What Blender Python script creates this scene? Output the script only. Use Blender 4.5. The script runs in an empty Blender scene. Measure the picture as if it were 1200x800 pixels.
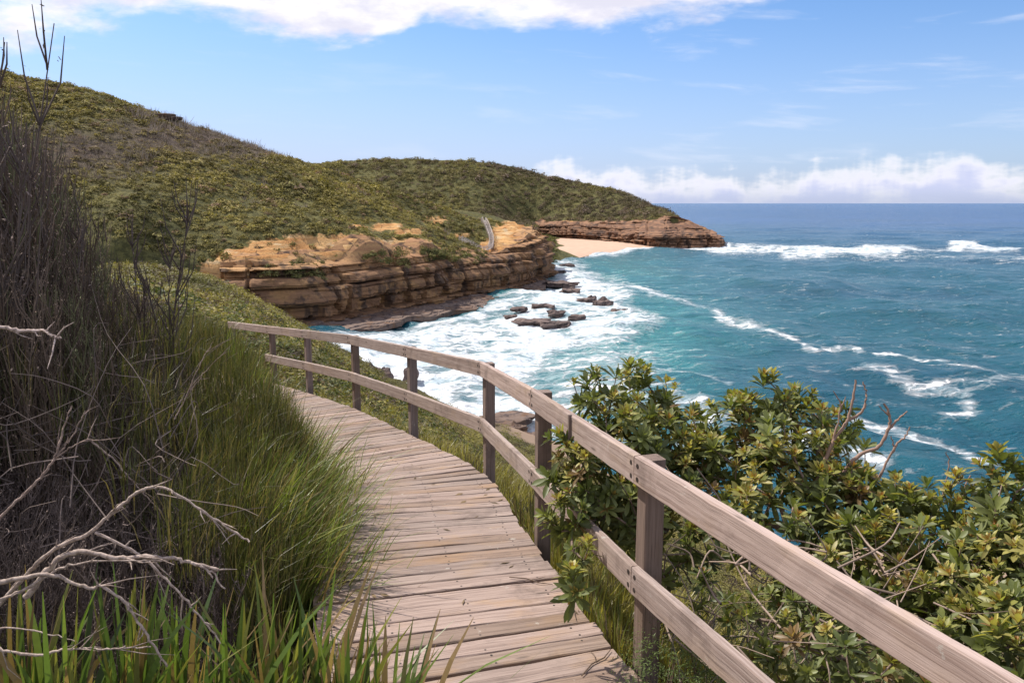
import bpy, math, random
import numpy as np
from math import radians as R
from mathutils import Vector, Matrix
rng = np.random.default_rng(11)
random.seed(11)
SC = bpy.context.scene
COL = SC.collection
SEA = -28.0
# ------------------------------------------------------------ camera
F = 933.0; TH = math.atan(162 / F); CT, ST = math.cos(TH), math.sin(TH)
cam = bpy.data.cameras.new('camera'); cam.sensor_width = 36; cam.lens = F / 1200 * 36
cam.clip_start = 0.05; cam.clip_end = 120000
co = bpy.data.objects.new('camera', cam); COL.objects.link(co)
co.rotation_euler = (R(90) - TH, 0, 0); SC.camera = co
# ------------------------------------------------------------ sky and sun
SUN_AZ, SUN_EL = R(-56), R(53)       # azimuth from the view direction (+Y), negative = to the left
sd = Vector((math.sin(SUN_AZ) * math.cos(SUN_EL), math.cos(SUN_AZ) * math.cos(SUN_EL), math.sin(SUN_EL)))
sun = bpy.data.lights.new('sun', 'SUN'); sun.energy = 5.0; sun.angle = R(0.55); sun.color = (1, 0.93, 0.83)
so = bpy.data.objects.new('sun', sun); COL.objects.link(so)
so.rotation_euler = sd.to_track_quat('Z', 'Y').to_euler(); so.location = (-40, 20, 60)
SC.view_settings.view_transform = 'Standard'; SC.view_settings.look = 'None'
SC.view_settings.exposure = 0.30; SC.view_settings.gamma = 1.0; SC.view_settings.use_curve_mapping = False
SC.cycles.use_denoising = True
SC.cycles.max_bounces = 6; SC.cycles.transparent_max_bounces = 6


class NT:
    """small helper for writing node trees"""
    def __init__(s, tree): s.t = tree; tree.nodes.clear()
    def n(s, typ, **kw):
        nd = s.t.nodes.new(typ)
        ins = kw.pop('ins', {})
        for k, v in kw.items(): setattr(nd, k, v)
        for k, v in ins.items(): s.put(nd.inputs[k], v)
        return nd
    def put(s, sock, v):
        if isinstance(v, bpy.types.NodeSocket): s.t.links.new(v, sock)
        elif isinstance(v, (tuple, list)):
            n = len(sock.default_value); v = tuple(v) + (1.0,) * (n - len(v)); sock.default_value = v[:n]
        else: sock.default_value = v
    def math(s, op, a, b=0.0, c=0.0, clamp=False):
        nd = s.n('ShaderNodeMath', operation=op, use_clamp=clamp)
        s.put(nd.inputs[0], a); s.put(nd.inputs[1], b); s.put(nd.inputs[2], c); return nd.outputs[0]
    def vmath(s, op, a, b=(0, 0, 0)):
        nd = s.n('ShaderNodeVectorMath', operation=op); s.put(nd.inputs[0], a); s.put(nd.inputs[1], b); return nd.outputs[0]
    def mix(s, f, a, b, mode='MIX'):
        nd = s.n('ShaderNodeMix', data_type='RGBA', blend_type=mode)
        s.put(nd.inputs[0], f); s.put(nd.inputs[6], a); s.put(nd.inputs[7], b); return nd.outputs[2]
    def noise(s, vec, scale, detail=4, rough=0.55, dist=0.0):
        nd = s.n('ShaderNodeTexNoise', ins={'Scale': scale, 'Detail': detail, 'Roughness': rough, 'Distortion': dist})
        if vec is not None: s.put(nd.inputs['Vector'], vec)
        return nd.outputs[0]
    def ss(s, v, a, b, lo=0.0, hi=1.0):
        nd = s.n('ShaderNodeMapRange', interpolation_type='SMOOTHSTEP')
        s.put(nd.inputs[0], v); s.put(nd.inputs[1], a); s.put(nd.inputs[2], b); s.put(nd.inputs[3], lo); s.put(nd.inputs[4], hi)
        return nd.outputs[0]
    def ramp(s, f, stops):
        nd = s.n('ShaderNodeValToRGB'); el = nd.color_ramp.elements
        while len(el) < len(stops): el.new(0.5)
        for e, (p, c) in zip(el, stops): e.position = p; e.color = tuple(c) + (1,) * (4 - len(c))
        s.put(nd.inputs[0], f); return nd.outputs[0]
    def attr(s, name, out=0): return s.n('ShaderNodeAttribute', attribute_name=name).outputs[out]
    def pos(s): return s.n('ShaderNodeNewGeometry').outputs['Position']
    def scale(s, v, k): return s.vmath('MULTIPLY', v, k)
    def bump(s, h, strength, dist, normal=None):
        nd = s.n('ShaderNodeBump', ins={'Strength': strength, 'Distance': dist, 'Height': h})
        if normal is not None: s.put(nd.inputs['Normal'], normal)
        return nd.outputs[0]


world = bpy.data.worlds.new('World'); SC.world = world; world.use_nodes = True
w = NT(world.node_tree)
sky = w.n('ShaderNodeTexSky', sky_type='NISHITA', sun_disc=False)
sky.sun_elevation = SUN_EL; sky.sun_rotation = SUN_AZ
sky.altitude = 30; sky.air_density = 1.0; sky.dust_density = 0.9; sky.ozone_density = 1.6
dirv = w.n('ShaderNodeTexCoord').outputs['Generated']
sp = w.n('ShaderNodeSeparateXYZ', ins={0: dirv})
az = w.math('MULTIPLY', w.math('ARCTAN2', sp.outputs[0], sp.outputs[1]), 57.2958)
el = w.math('MULTIPLY', w.math('ARCSINE', sp.outputs[2]), 57.2958)
cmb = w.n('ShaderNodeCombineXYZ', ins={0: az, 1: w.math('MULTIPLY', el, 2.4), 2: 3.7})
cv = cmb.outputs[0]
n1 = w.noise(cv, 0.085, 9, 0.56, 0.3); n2 = w.noise(w.vmath('ADD', cv, (40, 9, 2)), 0.30, 9, 0.55, 0.1)
# cumulus bank standing on the horizon
azr = w.ss(az, -8.0, 4.0)
top1 = w.math('MULTIPLY_ADD', azr, 1.3, 1.0)
hump = w.noise(w.n('ShaderNodeCombineXYZ', ins={0: az, 1: 0, 2: 8.3}).outputs[0], 0.16, 5, 0.6)
top1 = w.math('MULTIPLY_ADD', w.math('SUBTRACT', hump, 0.50), 8.5, top1)
d1 = w.math('ADD', w.math('SUBTRACT', top1, el), w.math('MULTIPLY', w.math('SUBTRACT', n2, 0.5), 5.0))
bank = w.ss(d1, -0.3, 1.3)
bank = w.math('MULTIPLY', bank, w.ss(el, 0.1, 1.3, 0.45, 1.0))
# upper cloud sheet
edge = w.math('ADD', 10.9, w.ss(az, 4.0, 24.0, 0.0, 3.6))
edge = w.math('ADD', edge, w.ss(az, -20.0, -30.0, 0.0, -0.9))
d2 = w.math('ADD', w.math('SUBTRACT', el, edge), w.math('MULTIPLY', w.math('SUBTRACT', n1, 0.5), 9.0))
d2 = w.math('ADD', d2, w.math('MULTIPLY', w.math('SUBTRACT', n2, 0.5), 3.5))
upper = w.math('MULTIPLY', w.ss(d2, -0.3, 1.7), w.ss(el, 30.0, 55.0, 1.0, 0.35))
# thin streaks
cs = w.n('ShaderNodeCombineXYZ', ins={0: w.math('MULTIPLY', az, 0.22), 1: w.math('MULTIPLY_ADD', az, 0.06, w.math('MULTIPLY', el, 1.5)), 2: 1.0}).outputs[0]
wisp = w.math('MULTIPLY', w.ss(w.noise(cs, 0.55, 7, 0.55, 0.25), 0.52, 0.76), w.ss(az, -8, 16, 0.12, 0.42))
base = w.mix(1.0, sky.outputs[0], (0.72, 0.96, 1.28, 1), 'MULTIPLY')
K = 0.105
base = w.vmath('MULTIPLY', base, (K, K, K))
# a pale layer of thin haze low in the sky
base = w.mix(w.math('MULTIPLY', w.ss(el, 14.0, 0.0, 0.0, 0.75), w.ss(az, 34, -30, 0.55, 1.0)), base, (0.52, 0.56, 0.84, 1))
c = w.mix(wisp, base, (0.72, 0.76, 0.88, 1))
shade = w.ss(w.noise(w.vmath('ADD', cv, (7, 3, 9)), 0.22, 6, 0.6), 0.35, 0.65)
ucol = w.mix(shade, (0.70, 0.68, 0.77, 1), (0.94, 0.90, 0.91, 1))
c = w.mix(w.math('MULTIPLY', upper, 0.93), c, ucol)
bcol = w.mix(w.ss(d1, 0.2, 2.4), (0.95, 0.91, 0.91, 1), (0.55, 0.58, 0.80, 1))
c = w.mix(w.math('MULTIPLY', bank, 0.82), c, bcol)
bg = w.n('ShaderNodeBackground', ins={0: c, 1: 1.0})
w.t.links.new(bg.outputs[0], w.n('ShaderNodeOutputWorld').inputs[0])


# ------------------------------------------------------------ coordinates of a photograph point
def Wt(px, py, t):
    """world point seen at (px, py) at depth t along the view axis"""
    v = (400 - py) / F
    return np.array([(px - 600) / F * t, t * (CT + v * ST), t * (-ST + v * CT)])
def Wz(px, py, z=SEA):
    v = (400 - py) / F
    return Wt(px, py, z / (-ST + v * CT))
def Pl(px, t, z):
    v = (z / t + ST) / CT
    return np.array([(px - 600) / F * t, t * (CT + v * ST), z])
def WY(px, Y, z):
    """column px at world distance Y and height z"""
    # t*(CT+v ST)=Y ; t(-ST+v CT)=z
    t = Y * CT - z * ST
    return np.array([(px - 600) / F * t, Y, z])


# ------------------------------------------------------------ mesh helpers
class MB:
    """collects vertices and faces (quads and triangles) with optional per-vertex attributes"""
    def __init__(s): s.V = []; s.F = []; s.n = 0; s.A = {}
    def add(s, V, Fa, **at):
        V = np.asarray(V, float).reshape(-1, 3); Fa = np.asarray(Fa, int)
        s.V.append(V); s.F.append(Fa + s.n); s.n += len(V)
        for k, v in at.items():
            v = np.asarray(v, float)
            if v.ndim == 1 and len(v) == 3 and len(V) != 3: v = np.tile(v, (len(V), 1))
            elif v.ndim == 0: v = np.full(len(V), float(v))
            s.A.setdefault(k, []).append(v)
    def build(s, name, mat, parent=None, smooth=False, **props):
        V = np.concatenate(s.V); me = bpy.data.meshes.new(name)
        me.vertices.add(len(V)); me.vertices.foreach_set('co', V.ravel())
        tot = np.concatenate([np.full(len(f), f.shape[1]) for f in s.F])
        idx = np.concatenate([f.ravel() for f in s.F])
        me.loops.add(len(idx)); me.loops.foreach_set('vertex_index', idx)
        me.polygons.add(len(tot)); st = np.concatenate([[0], np.cumsum(tot)[:-1]])
        me.polygons.foreach_set('loop_start', st)
        me.update(calc_edges=True)
        me.polygons.foreach_set('use_smooth', np.full(len(tot), bool(smooth)))
        for k, v in s.A.items():
            v = np.concatenate(v)
            if v.ndim == 2:
                a = me.attributes.new(k, 'FLOAT_VECTOR', 'POINT'); a.data.foreach_set('vector', v.ravel())
            else:
                a = me.attributes.new(k, 'FLOAT', 'POINT'); a.data.foreach_set('value', v)
        me.validate()
        if isinstance(mat, (list, tuple)):
            for m_ in mat: me.materials.append(m_)
        else: me.materials.append(mat)
        o = bpy.data.objects.new(name, me); COL.objects.link(o)
        if parent is not None: o.parent = parent
        for k, v in props.items(): o[k] = v
        return o


def empty(name, loc=(0, 0, 0), rz=0, **props):
    o = bpy.data.objects.new(name, None); COL.objects.link(o); o.location = loc; o.rotation_euler.z = rz
    o.empty_display_size = 0.2
    for k, v in props.items(): o[k] = v
    return o
def rel(o, parent):
    """keep a mesh made in world coordinates where it is when parented to an Empty with a location"""
    o.parent = parent; o.matrix_parent_inverse = Matrix.LocRotScale(parent.location, parent.rotation_euler, None).inverted()


def tube(mb, pts, rad, sides=5, cap=True, **at):
    P = np.asarray(pts, float); n = len(P); rad = np.broadcast_to(np.asarray(rad, float), (n,))
    T = np.gradient(P, axis=0); T /= np.linalg.norm(T, axis=1)[:, None] + 1e-9
    up = np.array([0.13, 0.21, 1.0]) if abs(T[0, 2]) < 0.9 else np.array([1, 0.1, 0])
    A = np.cross(T, up); A /= np.linalg.norm(A, axis=1)[:, None] + 1e-9
    B = np.cross(T, A)
    th = np.linspace(0, 2 * np.pi, sides, endpoint=False)
    V = P[:, None] + rad[:, None, None] * (np.cos(th)[None, :, None] * A[:, None] + np.sin(th)[None, :, None] * B[:, None])
    i = np.arange(n - 1)[:, None] * sides; j = np.arange(sides)[None]; j2 = (j + 1) % sides
    Fq = np.stack([i + j, i + j2, i + sides + j2, i + sides + j], -1).reshape(-1, 4)
    at2 = {k: (np.repeat(np.asarray(v), sides, 0) if np.ndim(v) >= 1 and len(np.asarray(v)) == n and n != 3 else v) for k, v in at.items()}
    mb.add(V.reshape(-1, 3), Fq, **at2)


def grid_faces(nu, nv):
    i = np.arange(nu - 1)[:, None] * nv; j = np.arange(nv - 1)[None]
    return np.stack([i + j, i + nv + j, i + nv + j + 1, i + j + 1], -1).reshape(-1, 4)


# value noise in numpy
def vnoise(P, seed=0):
    P = np.asarray(P, float)
    if P.shape[-1] == 2: P = np.concatenate([P, np.full(P.shape[:-1] + (1,), 0.37)], -1)
    i = np.floor(P).astype(np.int64); f = P - i; f = f * f * (3 - 2 * f)
    def h(a, b, c):
        n = (a * 374761393 + b * 668265263 + c * 2147483647 + seed * 974711) & 0xFFFFFFFF
        n = ((n ^ (n >> 13)) * 1274126177) & 0xFFFFFFFF
        n = ((n ^ (n >> 16)) * 2246822519) & 0xFFFFFFFF
        return ((n ^ (n >> 15)) & 0xFFFFFF) / float(0xFFFFFF)
    r = 0
    for a in (0, 1):
        for b in (0, 1):
            for c_ in (0, 1):
                wgt = (f[..., 0] if a else 1 - f[..., 0]) * (f[..., 1] if b else 1 - f[..., 1]) * (f[..., 2] if c_ else 1 - f[..., 2])
                r = r + wgt * h(i[..., 0] + a, i[..., 1] + b, i[..., 2] + c_)
    return r * 2 - 1
def fbm(P, o=4, seed=0, g=0.5):
    P = np.asarray(P, float); s = 0; a = 1.0
    for k in range(o):
        s = s + a * vnoise(P * 2 ** k + 17.3 * k, seed + k); a *= g
    return s
def rbf(C):
    C = np.asarray(C, float); n = len(C); X = C[:, :2] / 50.0
    def ph(r): return r * r * np.log(r + 1e-9)
    K_ = ph(np.linalg.norm(X[:, None] - X[None], axis=2)) + np.eye(n) * 1e-3
    Pm = np.c_[np.ones(n), X]
    A = np.block([[K_, Pm], [Pm.T, np.zeros((3, 3))]])
    sol = np.linalg.solve(A, np.r_[C[:, 2], 0, 0, 0])
    def f(x, y):
        sh = np.shape(x); Q = np.c_[np.ravel(x), np.ravel(y)] / 50.0; out = np.zeros(len(Q))
        for k in range(0, len(Q), 20000):
            q = Q[k:k + 20000]
            out[k:k + 20000] = ph(np.linalg.norm(q[:, None] - X[None], axis=2)) @ sol[:n] + np.c_[np.ones(len(q)), q] @ sol[n:]
        return out.reshape(sh)
    return f
def in_poly(x, y, poly):
    x = np.asarray(x); y = np.asarray(y); ins = np.zeros(x.shape, bool); n = len(poly)
    for k in range(n):
        x1, y1 = poly[k][:2]; x2, y2 = poly[(k + 1) % n][:2]
        if y1 == y2: continue
        cnd = ((y1 > y) != (y2 > y)) & (x < (x2 - x1) * (y - y1) / (y2 - y1) + x1)
        ins ^= cnd
    return ins
def d_line(x, y, pts):
    """distance to an open polyline"""
    best = np.full(np.shape(x), 1e9)
    for k in range(len(pts) - 1):
        ax, ay = pts[k][:2]; bx, by = pts[k + 1][:2]; dx, dy = bx - ax, by - ay
        t = np.clip(((x - ax) * dx + (y - ay) * dy) / (dx * dx + dy * dy + 1e-9), 0, 1)
        best = np.minimum(best, np.hypot(x - ax - t * dx, y - ay - t * dy))
    return best
def catmull(P, per=12):
    P = np.asarray(P, float); P = np.r_[[2 * P[0] - P[1]], P, [2 * P[-1] - P[-2]]]; out = []
    for k in range(1, len(P) - 2):
        for t in np.linspace(0, 1, per, endpoint=False):
            a, b, c_, d = P[k - 1], P[k], P[k + 1], P[k + 2]
            out.append(0.5 * (2 * b + (c_ - a) * t + (2 * a - 5 * b + 4 * c_ - d) * t * t + (3 * b - a - 3 * c_ + d) * t ** 3))
    out.append(P[-2]); return np.array(out)
def resample(P, step):
    P = np.asarray(P, float); s = np.r_[0, np.cumsum(np.linalg.norm(np.diff(P, axis=0), axis=1))]
    n = max(2, int(s[-1] / step) + 1); q = np.linspace(0, s[-1], n)
    return np.stack([np.interp(q, s, P[:, k]) for k in range(P.shape[1])], 1), q
def rand_rot(n, tilt=0.25):
    """rotation matrices: random about z, tilted a little"""
    a = rng.uniform(0, 2 * np.pi, n); ca, sa = np.cos(a), np.sin(a); Z = np.zeros(n); O = np.ones(n)
    Rz = np.stack([np.stack([ca, -sa, Z], -1), np.stack([sa, ca, Z], -1), np.stack([Z, Z, O], -1)], 1)
    tx = rng.normal(0, tilt, n); cx, sx = np.cos(tx), np.sin(tx)
    Rx = np.stack([np.stack([O, Z, Z], -1), np.stack([Z, cx, -sx], -1), np.stack([Z, sx, cx], -1)], 1)
    return Rx @ Rz
def align_rot(D, spin=None):
    """matrices that carry +Z to the directions D"""
    D = D / (np.linalg.norm(D, axis=1)[:, None] + 1e-9); n = len(D)
    up = np.where(np.abs(D[:, 2:3]) > 0.95, np.array([[1.0, 0, 0]]), np.array([[0, 0, 1.0]]))
    X = np.cross(up, D); X /= np.linalg.norm(X, axis=1)[:, None] + 1e-9; Y = np.cross(D, X)
    M = np.stack([X, Y, D], -1)
    a = rng.uniform(0, 2 * np.pi, n) if spin is None else spin
    ca, sa = np.cos(a), np.sin(a); Z = np.zeros(n); O = np.ones(n)
    Rz = np.stack([np.stack([ca, -sa, Z], -1), np.stack([sa, ca, Z], -1), np.stack([Z, Z, O], -1)], 1)
    return M @ Rz
def scatter(mb, temps, pos, M, scl, col=None):
    """copies of template meshes (V, F, shade) merged; pos n x 3, M n x 3 x 3, scl n or n x 3, col n x 3"""
    n = len(pos); pick = rng.integers(0, len(temps), n); scl = np.asarray(scl, float)
    if scl.ndim == 1: scl = np.repeat(scl[:, None], 3, 1)
    for k, (V, Fq, sh) in enumerate(temps):
        s = np.where(pick == k)[0]
        if not len(s): continue
        VV = np.einsum('nij,nvj->nvi', M[s], V[None] * scl[s][:, None]) + pos[s][:, None]
        FF = (Fq[None] + (np.arange(len(s)) * len(V))[:, None, None]).reshape(-1, Fq.shape[1])
        at = {}
        if col is not None: at['col'] = (col[s][:, None] * sh[None, :, None]).reshape(-1, 3)
        mb.add(VV.reshape(-1, 3), FF, **at)


# ------------------------------------------------------------ materials
def material(name):
    m = bpy.data.materials.new(name); m.use_nodes = True; t = NT(m.node_tree)
    out = t.n('ShaderNodeOutputMaterial'); return m, t, out
def simple(name, color, rough=0.7, spec=0.3, nscale=20.0, namp=0.25, bump=0.0):
    m, t, out = material(name); p = t.pos()
    n = t.noise(p, nscale, 5, 0.6)
    c_ = t.mix(t.ss(n, 0.3, 0.7), tuple(x * (1 - namp) for x in color), tuple(min(1, x * (1 + namp)) for x in color))
    b = t.n('ShaderNodeBsdfPrincipled', ins={'Base Color': c_, 'Roughness': rough, 'Specular IOR Level': spec})
    if bump: t.put(b.inputs['Normal'], t.bump(n, 0.6, bump))
    t.t.links.new(b.outputs[0], out.inputs[0]); return m
def leafmat(name, rough=0.5, trans=0.3, spec=0.35, tint=(1.25, 1.3, 0.55), hi=1.0):
    """leaf surfaces coloured per leaf by the attribute col, a share of the light passing through"""
    m, t, out = material(name); c_ = t.attr('col', 1)
    n = t.noise(t.pos(), 60, 2, 0.5); c_ = t.mix(0.35, c_, t.mix(n, (0.02, 0.025, 0.012, 1), c_), 'MIX')
    b = t.n('ShaderNodeBsdfPrincipled', ins={'Base Color': c_, 'Roughness': rough, 'Specular IOR Level': spec})
    tr = t.n('ShaderNodeBsdfTranslucent', ins={0: t.mix(1.0, c_, tint + (1,), 'MULTIPLY')})
    mx = t.n('ShaderNodeMixShader', ins={0: trans, 1: b.outputs[0], 2: tr.outputs[0]})
    t.t.links.new(mx.outputs[0], out.inputs[0]); return m
def woodmat(name, light, dark, warm, rough=0.75):
    """weathered timber, grain runs along the attribute gr.x"""
    m, t, out = material(name); g = t.attr('gr', 1)
    fine = t.noise(t.scale(g, (3, 160, 160)), 1.0, 5, 0.65); broad = t.noise(t.scale(g, (0.9, 46, 46)), 1.0, 5, 0.65, 0.5)
    blot = t.noise(t.scale(g, (2.2, 5, 5)), 1.0, 3, 0.6)
    rnd = t.attr('rnd')
    c_ = t.mix(t.ss(broad, 0.40, 0.72), light, dark)
    c_ = t.mix(t.math('MULTIPLY', t.ss(blot, 0.52, 0.72), 0.6), c_, warm)
    c_ = t.mix(t.ss(fine, 0.50, 0.70, 0, 0.7), c_, tuple(x * 0.35 for x in dark[:3]) + (1,))
    c_ = t.mix(1.0, c_, t.ramp(rnd, [(0, (0.62, 0.60, 0.58)), (0.25, (0.95, 0.86, 0.76)), (0.55, (0.92, 0.92, 0.92)), (1, (1.18, 1.13, 1.12))]), 'MULTIPLY')
    crk = t.noise(t.scale(g, (1.6, 210, 210)), 1.0, 2, 0.5); c_ = t.mix(t.ss(crk, 0.66, 0.72, 0, 0.8), c_, (0.09, 0.065, 0.055, 1))
    wp = t.pos(); dirt = t.noise(wp, 2.3, 6, 0.7); c_ = t.mix(t.ss(dirt, 0.52, 0.68, 0, 0.5), c_, tuple(x * 0.5 for x in dark[:3]) + (1,))
    lich = t.noise(t.vmath('ADD', wp, (5, 5, 5)), 9.0, 6, 0.7); c_ = t.mix(t.ss(lich, 0.64, 0.70, 0, 0.45), c_, (0.50, 0.49, 0.44, 1))
    kn = t.n('ShaderNodeTexVoronoi', ins={'Vector': t.scale(g, (1.7, 8, 8)), 'Scale': 1.0})
    c_ = t.mix(t.ss(kn.outputs['Distance'], 0.10, 0.03, 0, 0.75), c_, (0.10, 0.075, 0.06, 1))
    b = t.n('ShaderNodeBsdfPrincipled', ins={'Base Color': c_, 'Roughness': rough, 'Specular IOR Level': 0.25})
    t.put(b.inputs['Normal'], t.bump(t.math('ADD', fine, t.math('MULTIPLY', broad, 0.7)), 0.55, 0.004))
    t.t.links.new(b.outputs[0], out.inputs[0]); return m
M_DECK = woodmat('weathered_decking', (0.32, 0.25, 0.215), (0.185, 0.136, 0.114), (0.33, 0.225, 0.14))
M_RAIL = woodmat('weathered_rail', (0.40, 0.32, 0.285), (0.25, 0.185, 0.158), (0.36, 0.27, 0.20))
M_POST = woodmat('weathered_post', (0.25, 0.195, 0.175), (0.15, 0.115, 0.10), (0.19, 0.14, 0.10))
M_BOLT = simple('rusted_bolt', (0.035, 0.026, 0.022), 0.6, 0.4)
M_BANKSIA = leafmat('banksia_leaf', 0.45, 0.34, 0.38)
M_SCRUB = leafmat('scrub_leaf', 0.55, 0.30, 0.25)
M_FAR = leafmat('hillside_leaf', 0.75, 0.18, 0.1)
M_GRASS = leafmat('grass_blade', 0.42, 0.36, 0.4)
M_TWIG = leafmat('dead_twig', 0.8, 0.0, 0.15)
m, t, out = material('dead_bark'); c_ = t.attr('col', 1); n_ = t.noise(t.pos(), 55, 5, 0.7); n2_ = t.noise(t.pos(), 14, 4, 0.6)
c_ = t.mix(t.ss(n_, 0.42, 0.62, 0, 0.75), c_, t.mix(1.0, c_, (0.42, 0.38, 0.36, 1), 'MULTIPLY')); c_ = t.mix(t.ss(n2_, 0.55, 0.65, 0, 0.6), c_, (0.16, 0.12, 0.10, 1))
b = t.n('ShaderNodeBsdfPrincipled', ins={'Base Color': c_, 'Roughness': 0.85, 'Specular IOR Level': 0.2, 'Normal': t.bump(n_, 0.9, 0.006)}); t.t.links.new(b.outputs[0], out.inputs[0]); M_BARK = m


def rockmat(name, strata=True, cols=None, bumpd=0.25, sc=1.0, top=False):
    """layered sandstone: bands by height, rust and dark stains with shapes of their own"""
    cols = cols or dict(a=(0.155, 0.083, 0.046), b=(0.255, 0.143, 0.075), c=(0.045, 0.032, 0.027), o=(0.29, 0.165, 0.075))
    m, t, out = material(name); p = t.pos()
    warp = t.noise(t.scale(p, (0.05, 0.05, 0.3)), 1.0, 3, 0.5)
    band = t.noise(t.vmath('ADD', t.scale(p, (0.022 * sc, 0.022 * sc, 0.75 * sc)), t.n('ShaderNodeCombineXYZ', ins={2: warp}).outputs[0]), 1.0, 6, 0.6)
    blot = t.noise(t.scale(p, (0.13 * sc,) * 3), 1.0, 6, 0.65); grain = t.noise(t.scale(p, (1.3 * sc, 1.3 * sc, 3.5 * sc)), 1.0, 6, 0.65)
    c_ = t.mix(t.ss(band, 0.38, 0.62), cols['a'], cols['b'])
    c_ = t.mix(t.ss(blot, 0.5, 0.66), c_, cols['o'] if strata else cols['b'])
    if top: c_ = t.mix(t.ss(t.math('ADD', t.n('ShaderNodeSeparateXYZ', ins={0: p}).outputs[2], t.math('MULTIPLY', blot, 9)), -13.5, -8.5, 0, 0.8), c_, t.mix(t.ss(band, 0.4, 0.6), (0.50, 0.29, 0.13), (0.36, 0.19, 0.095)))
    c_ = t.mix(t.ss(t.noise(t.vmath('ADD', t.scale(p, (0.30 * sc, 0.30 * sc, 0.09 * sc)), (9, 4, 1)), 1.0, 5, 0.6), 0.50, 0.62, 0, 0.8), c_, cols['c'])
    c_ = t.mix(t.ss(grain, 0.55, 0.75, 0, 0.55), c_, cols['c'])
    b = t.n('ShaderNodeBsdfPrincipled', ins={'Base Color': c_, 'Roughness': 0.85, 'Specular IOR Level': 0.2})
    t.put(b.inputs['Normal'], t.bump(t.math('ADD', grain, t.math('MULTIPLY', band, 1.2)), 0.8, bumpd))
    t.t.links.new(b.outputs[0], out.inputs[0]); return m
M_CLIFF = rockmat('layered_sandstone', top=True)
M_SHELF = rockmat('wet_rock_platform', True, dict(a=(0.12, 0.08, 0.06), b=(0.19, 0.14, 0.115), c=(0.06, 0.045, 0.045), o=(0.17, 0.095, 0.055)), 0.15, 2.0)
M_BOULDER = rockmat('dark_boulder', False, dict(a=(0.10, 0.075, 0.07), b=(0.17, 0.125, 0.11), c=(0.045, 0.035, 0.035), o=(0.2, 0.12, 0.08)), 0.12, 3.0)


def hillmat(name, k=1.0, bare=True):
    """scrubby hillside soil and low growth; attribute bare shows orange sandstone and clay, attribute dead a burnt patch"""
    m, t, out = material(name); p = t.pos()
    n1_ = t.noise(t.scale(p, (0.09, 0.09, 0.09)), k, 6, 0.65); n2_ = t.noise(t.scale(p, (0.6, 0.6, 0.6)), k, 6, 0.7)
    c_ = t.mix(t.ss(n1_, 0.35, 0.65), (0.09, 0.088, 0.035), (0.15, 0.135, 0.05))
    c_ = t.mix(t.ss(n2_, 0.42, 0.6, 0, 0.7), c_, (0.035, 0.036, 0.018, 1))
    c_ = t.mix(t.attr('dead'), c_, t.mix(t.ss(n2_, 0.4, 0.6), (0.13, 0.092, 0.08), (0.075, 0.055, 0.048)))
    rk = t.mix(t.ss(t.noise(t.scale(p, (0.10, 0.10, 1.2)), k, 5, 0.6), 0.42, 0.60), (0.56, 0.34, 0.15), (0.47, 0.235, 0.09))
    rk = t.mix(t.ss(t.noise(t.scale(p, (0.22, 0.22, 0.8)), k, 6, 0.7), 0.55, 0.65, 0, 0.8), rk, (0.19, 0.095, 0.055))
    rk = t.mix(t.ss(t.noise(t.vmath('ADD', t.scale(p, (0.15, 0.15, 0.9)), (3, 3, 3)), k, 5, 0.6), 0.56, 0.66, 0, 0.85), rk, (0.62, 0.46, 0.27))
    f = t.ss(t.math('ADD', t.attr('bare'), t.math('MULTIPLY', t.math('SUBTRACT', n2_, 0.5), 0.9)), 0.42, 0.58)
    c_ = t.mix(f, c_, rk)
    b = t.n('ShaderNodeBsdfPrincipled', ins={'Base Color': c_, 'Roughness': 0.9, 'Specular IOR Level': 0.1})
    t.put(b.inputs['Normal'], t.bump(n2_, 0.9, 0.6))
    t.t.links.new(b.outputs[0], out.inputs[0]); return m
M_HILL = hillmat('hillside_ground')
M_SAND = simple('beach_sand', (0.50, 0.345, 0.255), 0.9, 0.1, 0.25, 0.08)
M_SOIL = simple('sandy_soil', (0.10, 0.075, 0.05), 0.95, 0.1, 3.0, 0.4, 0.05)

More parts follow.
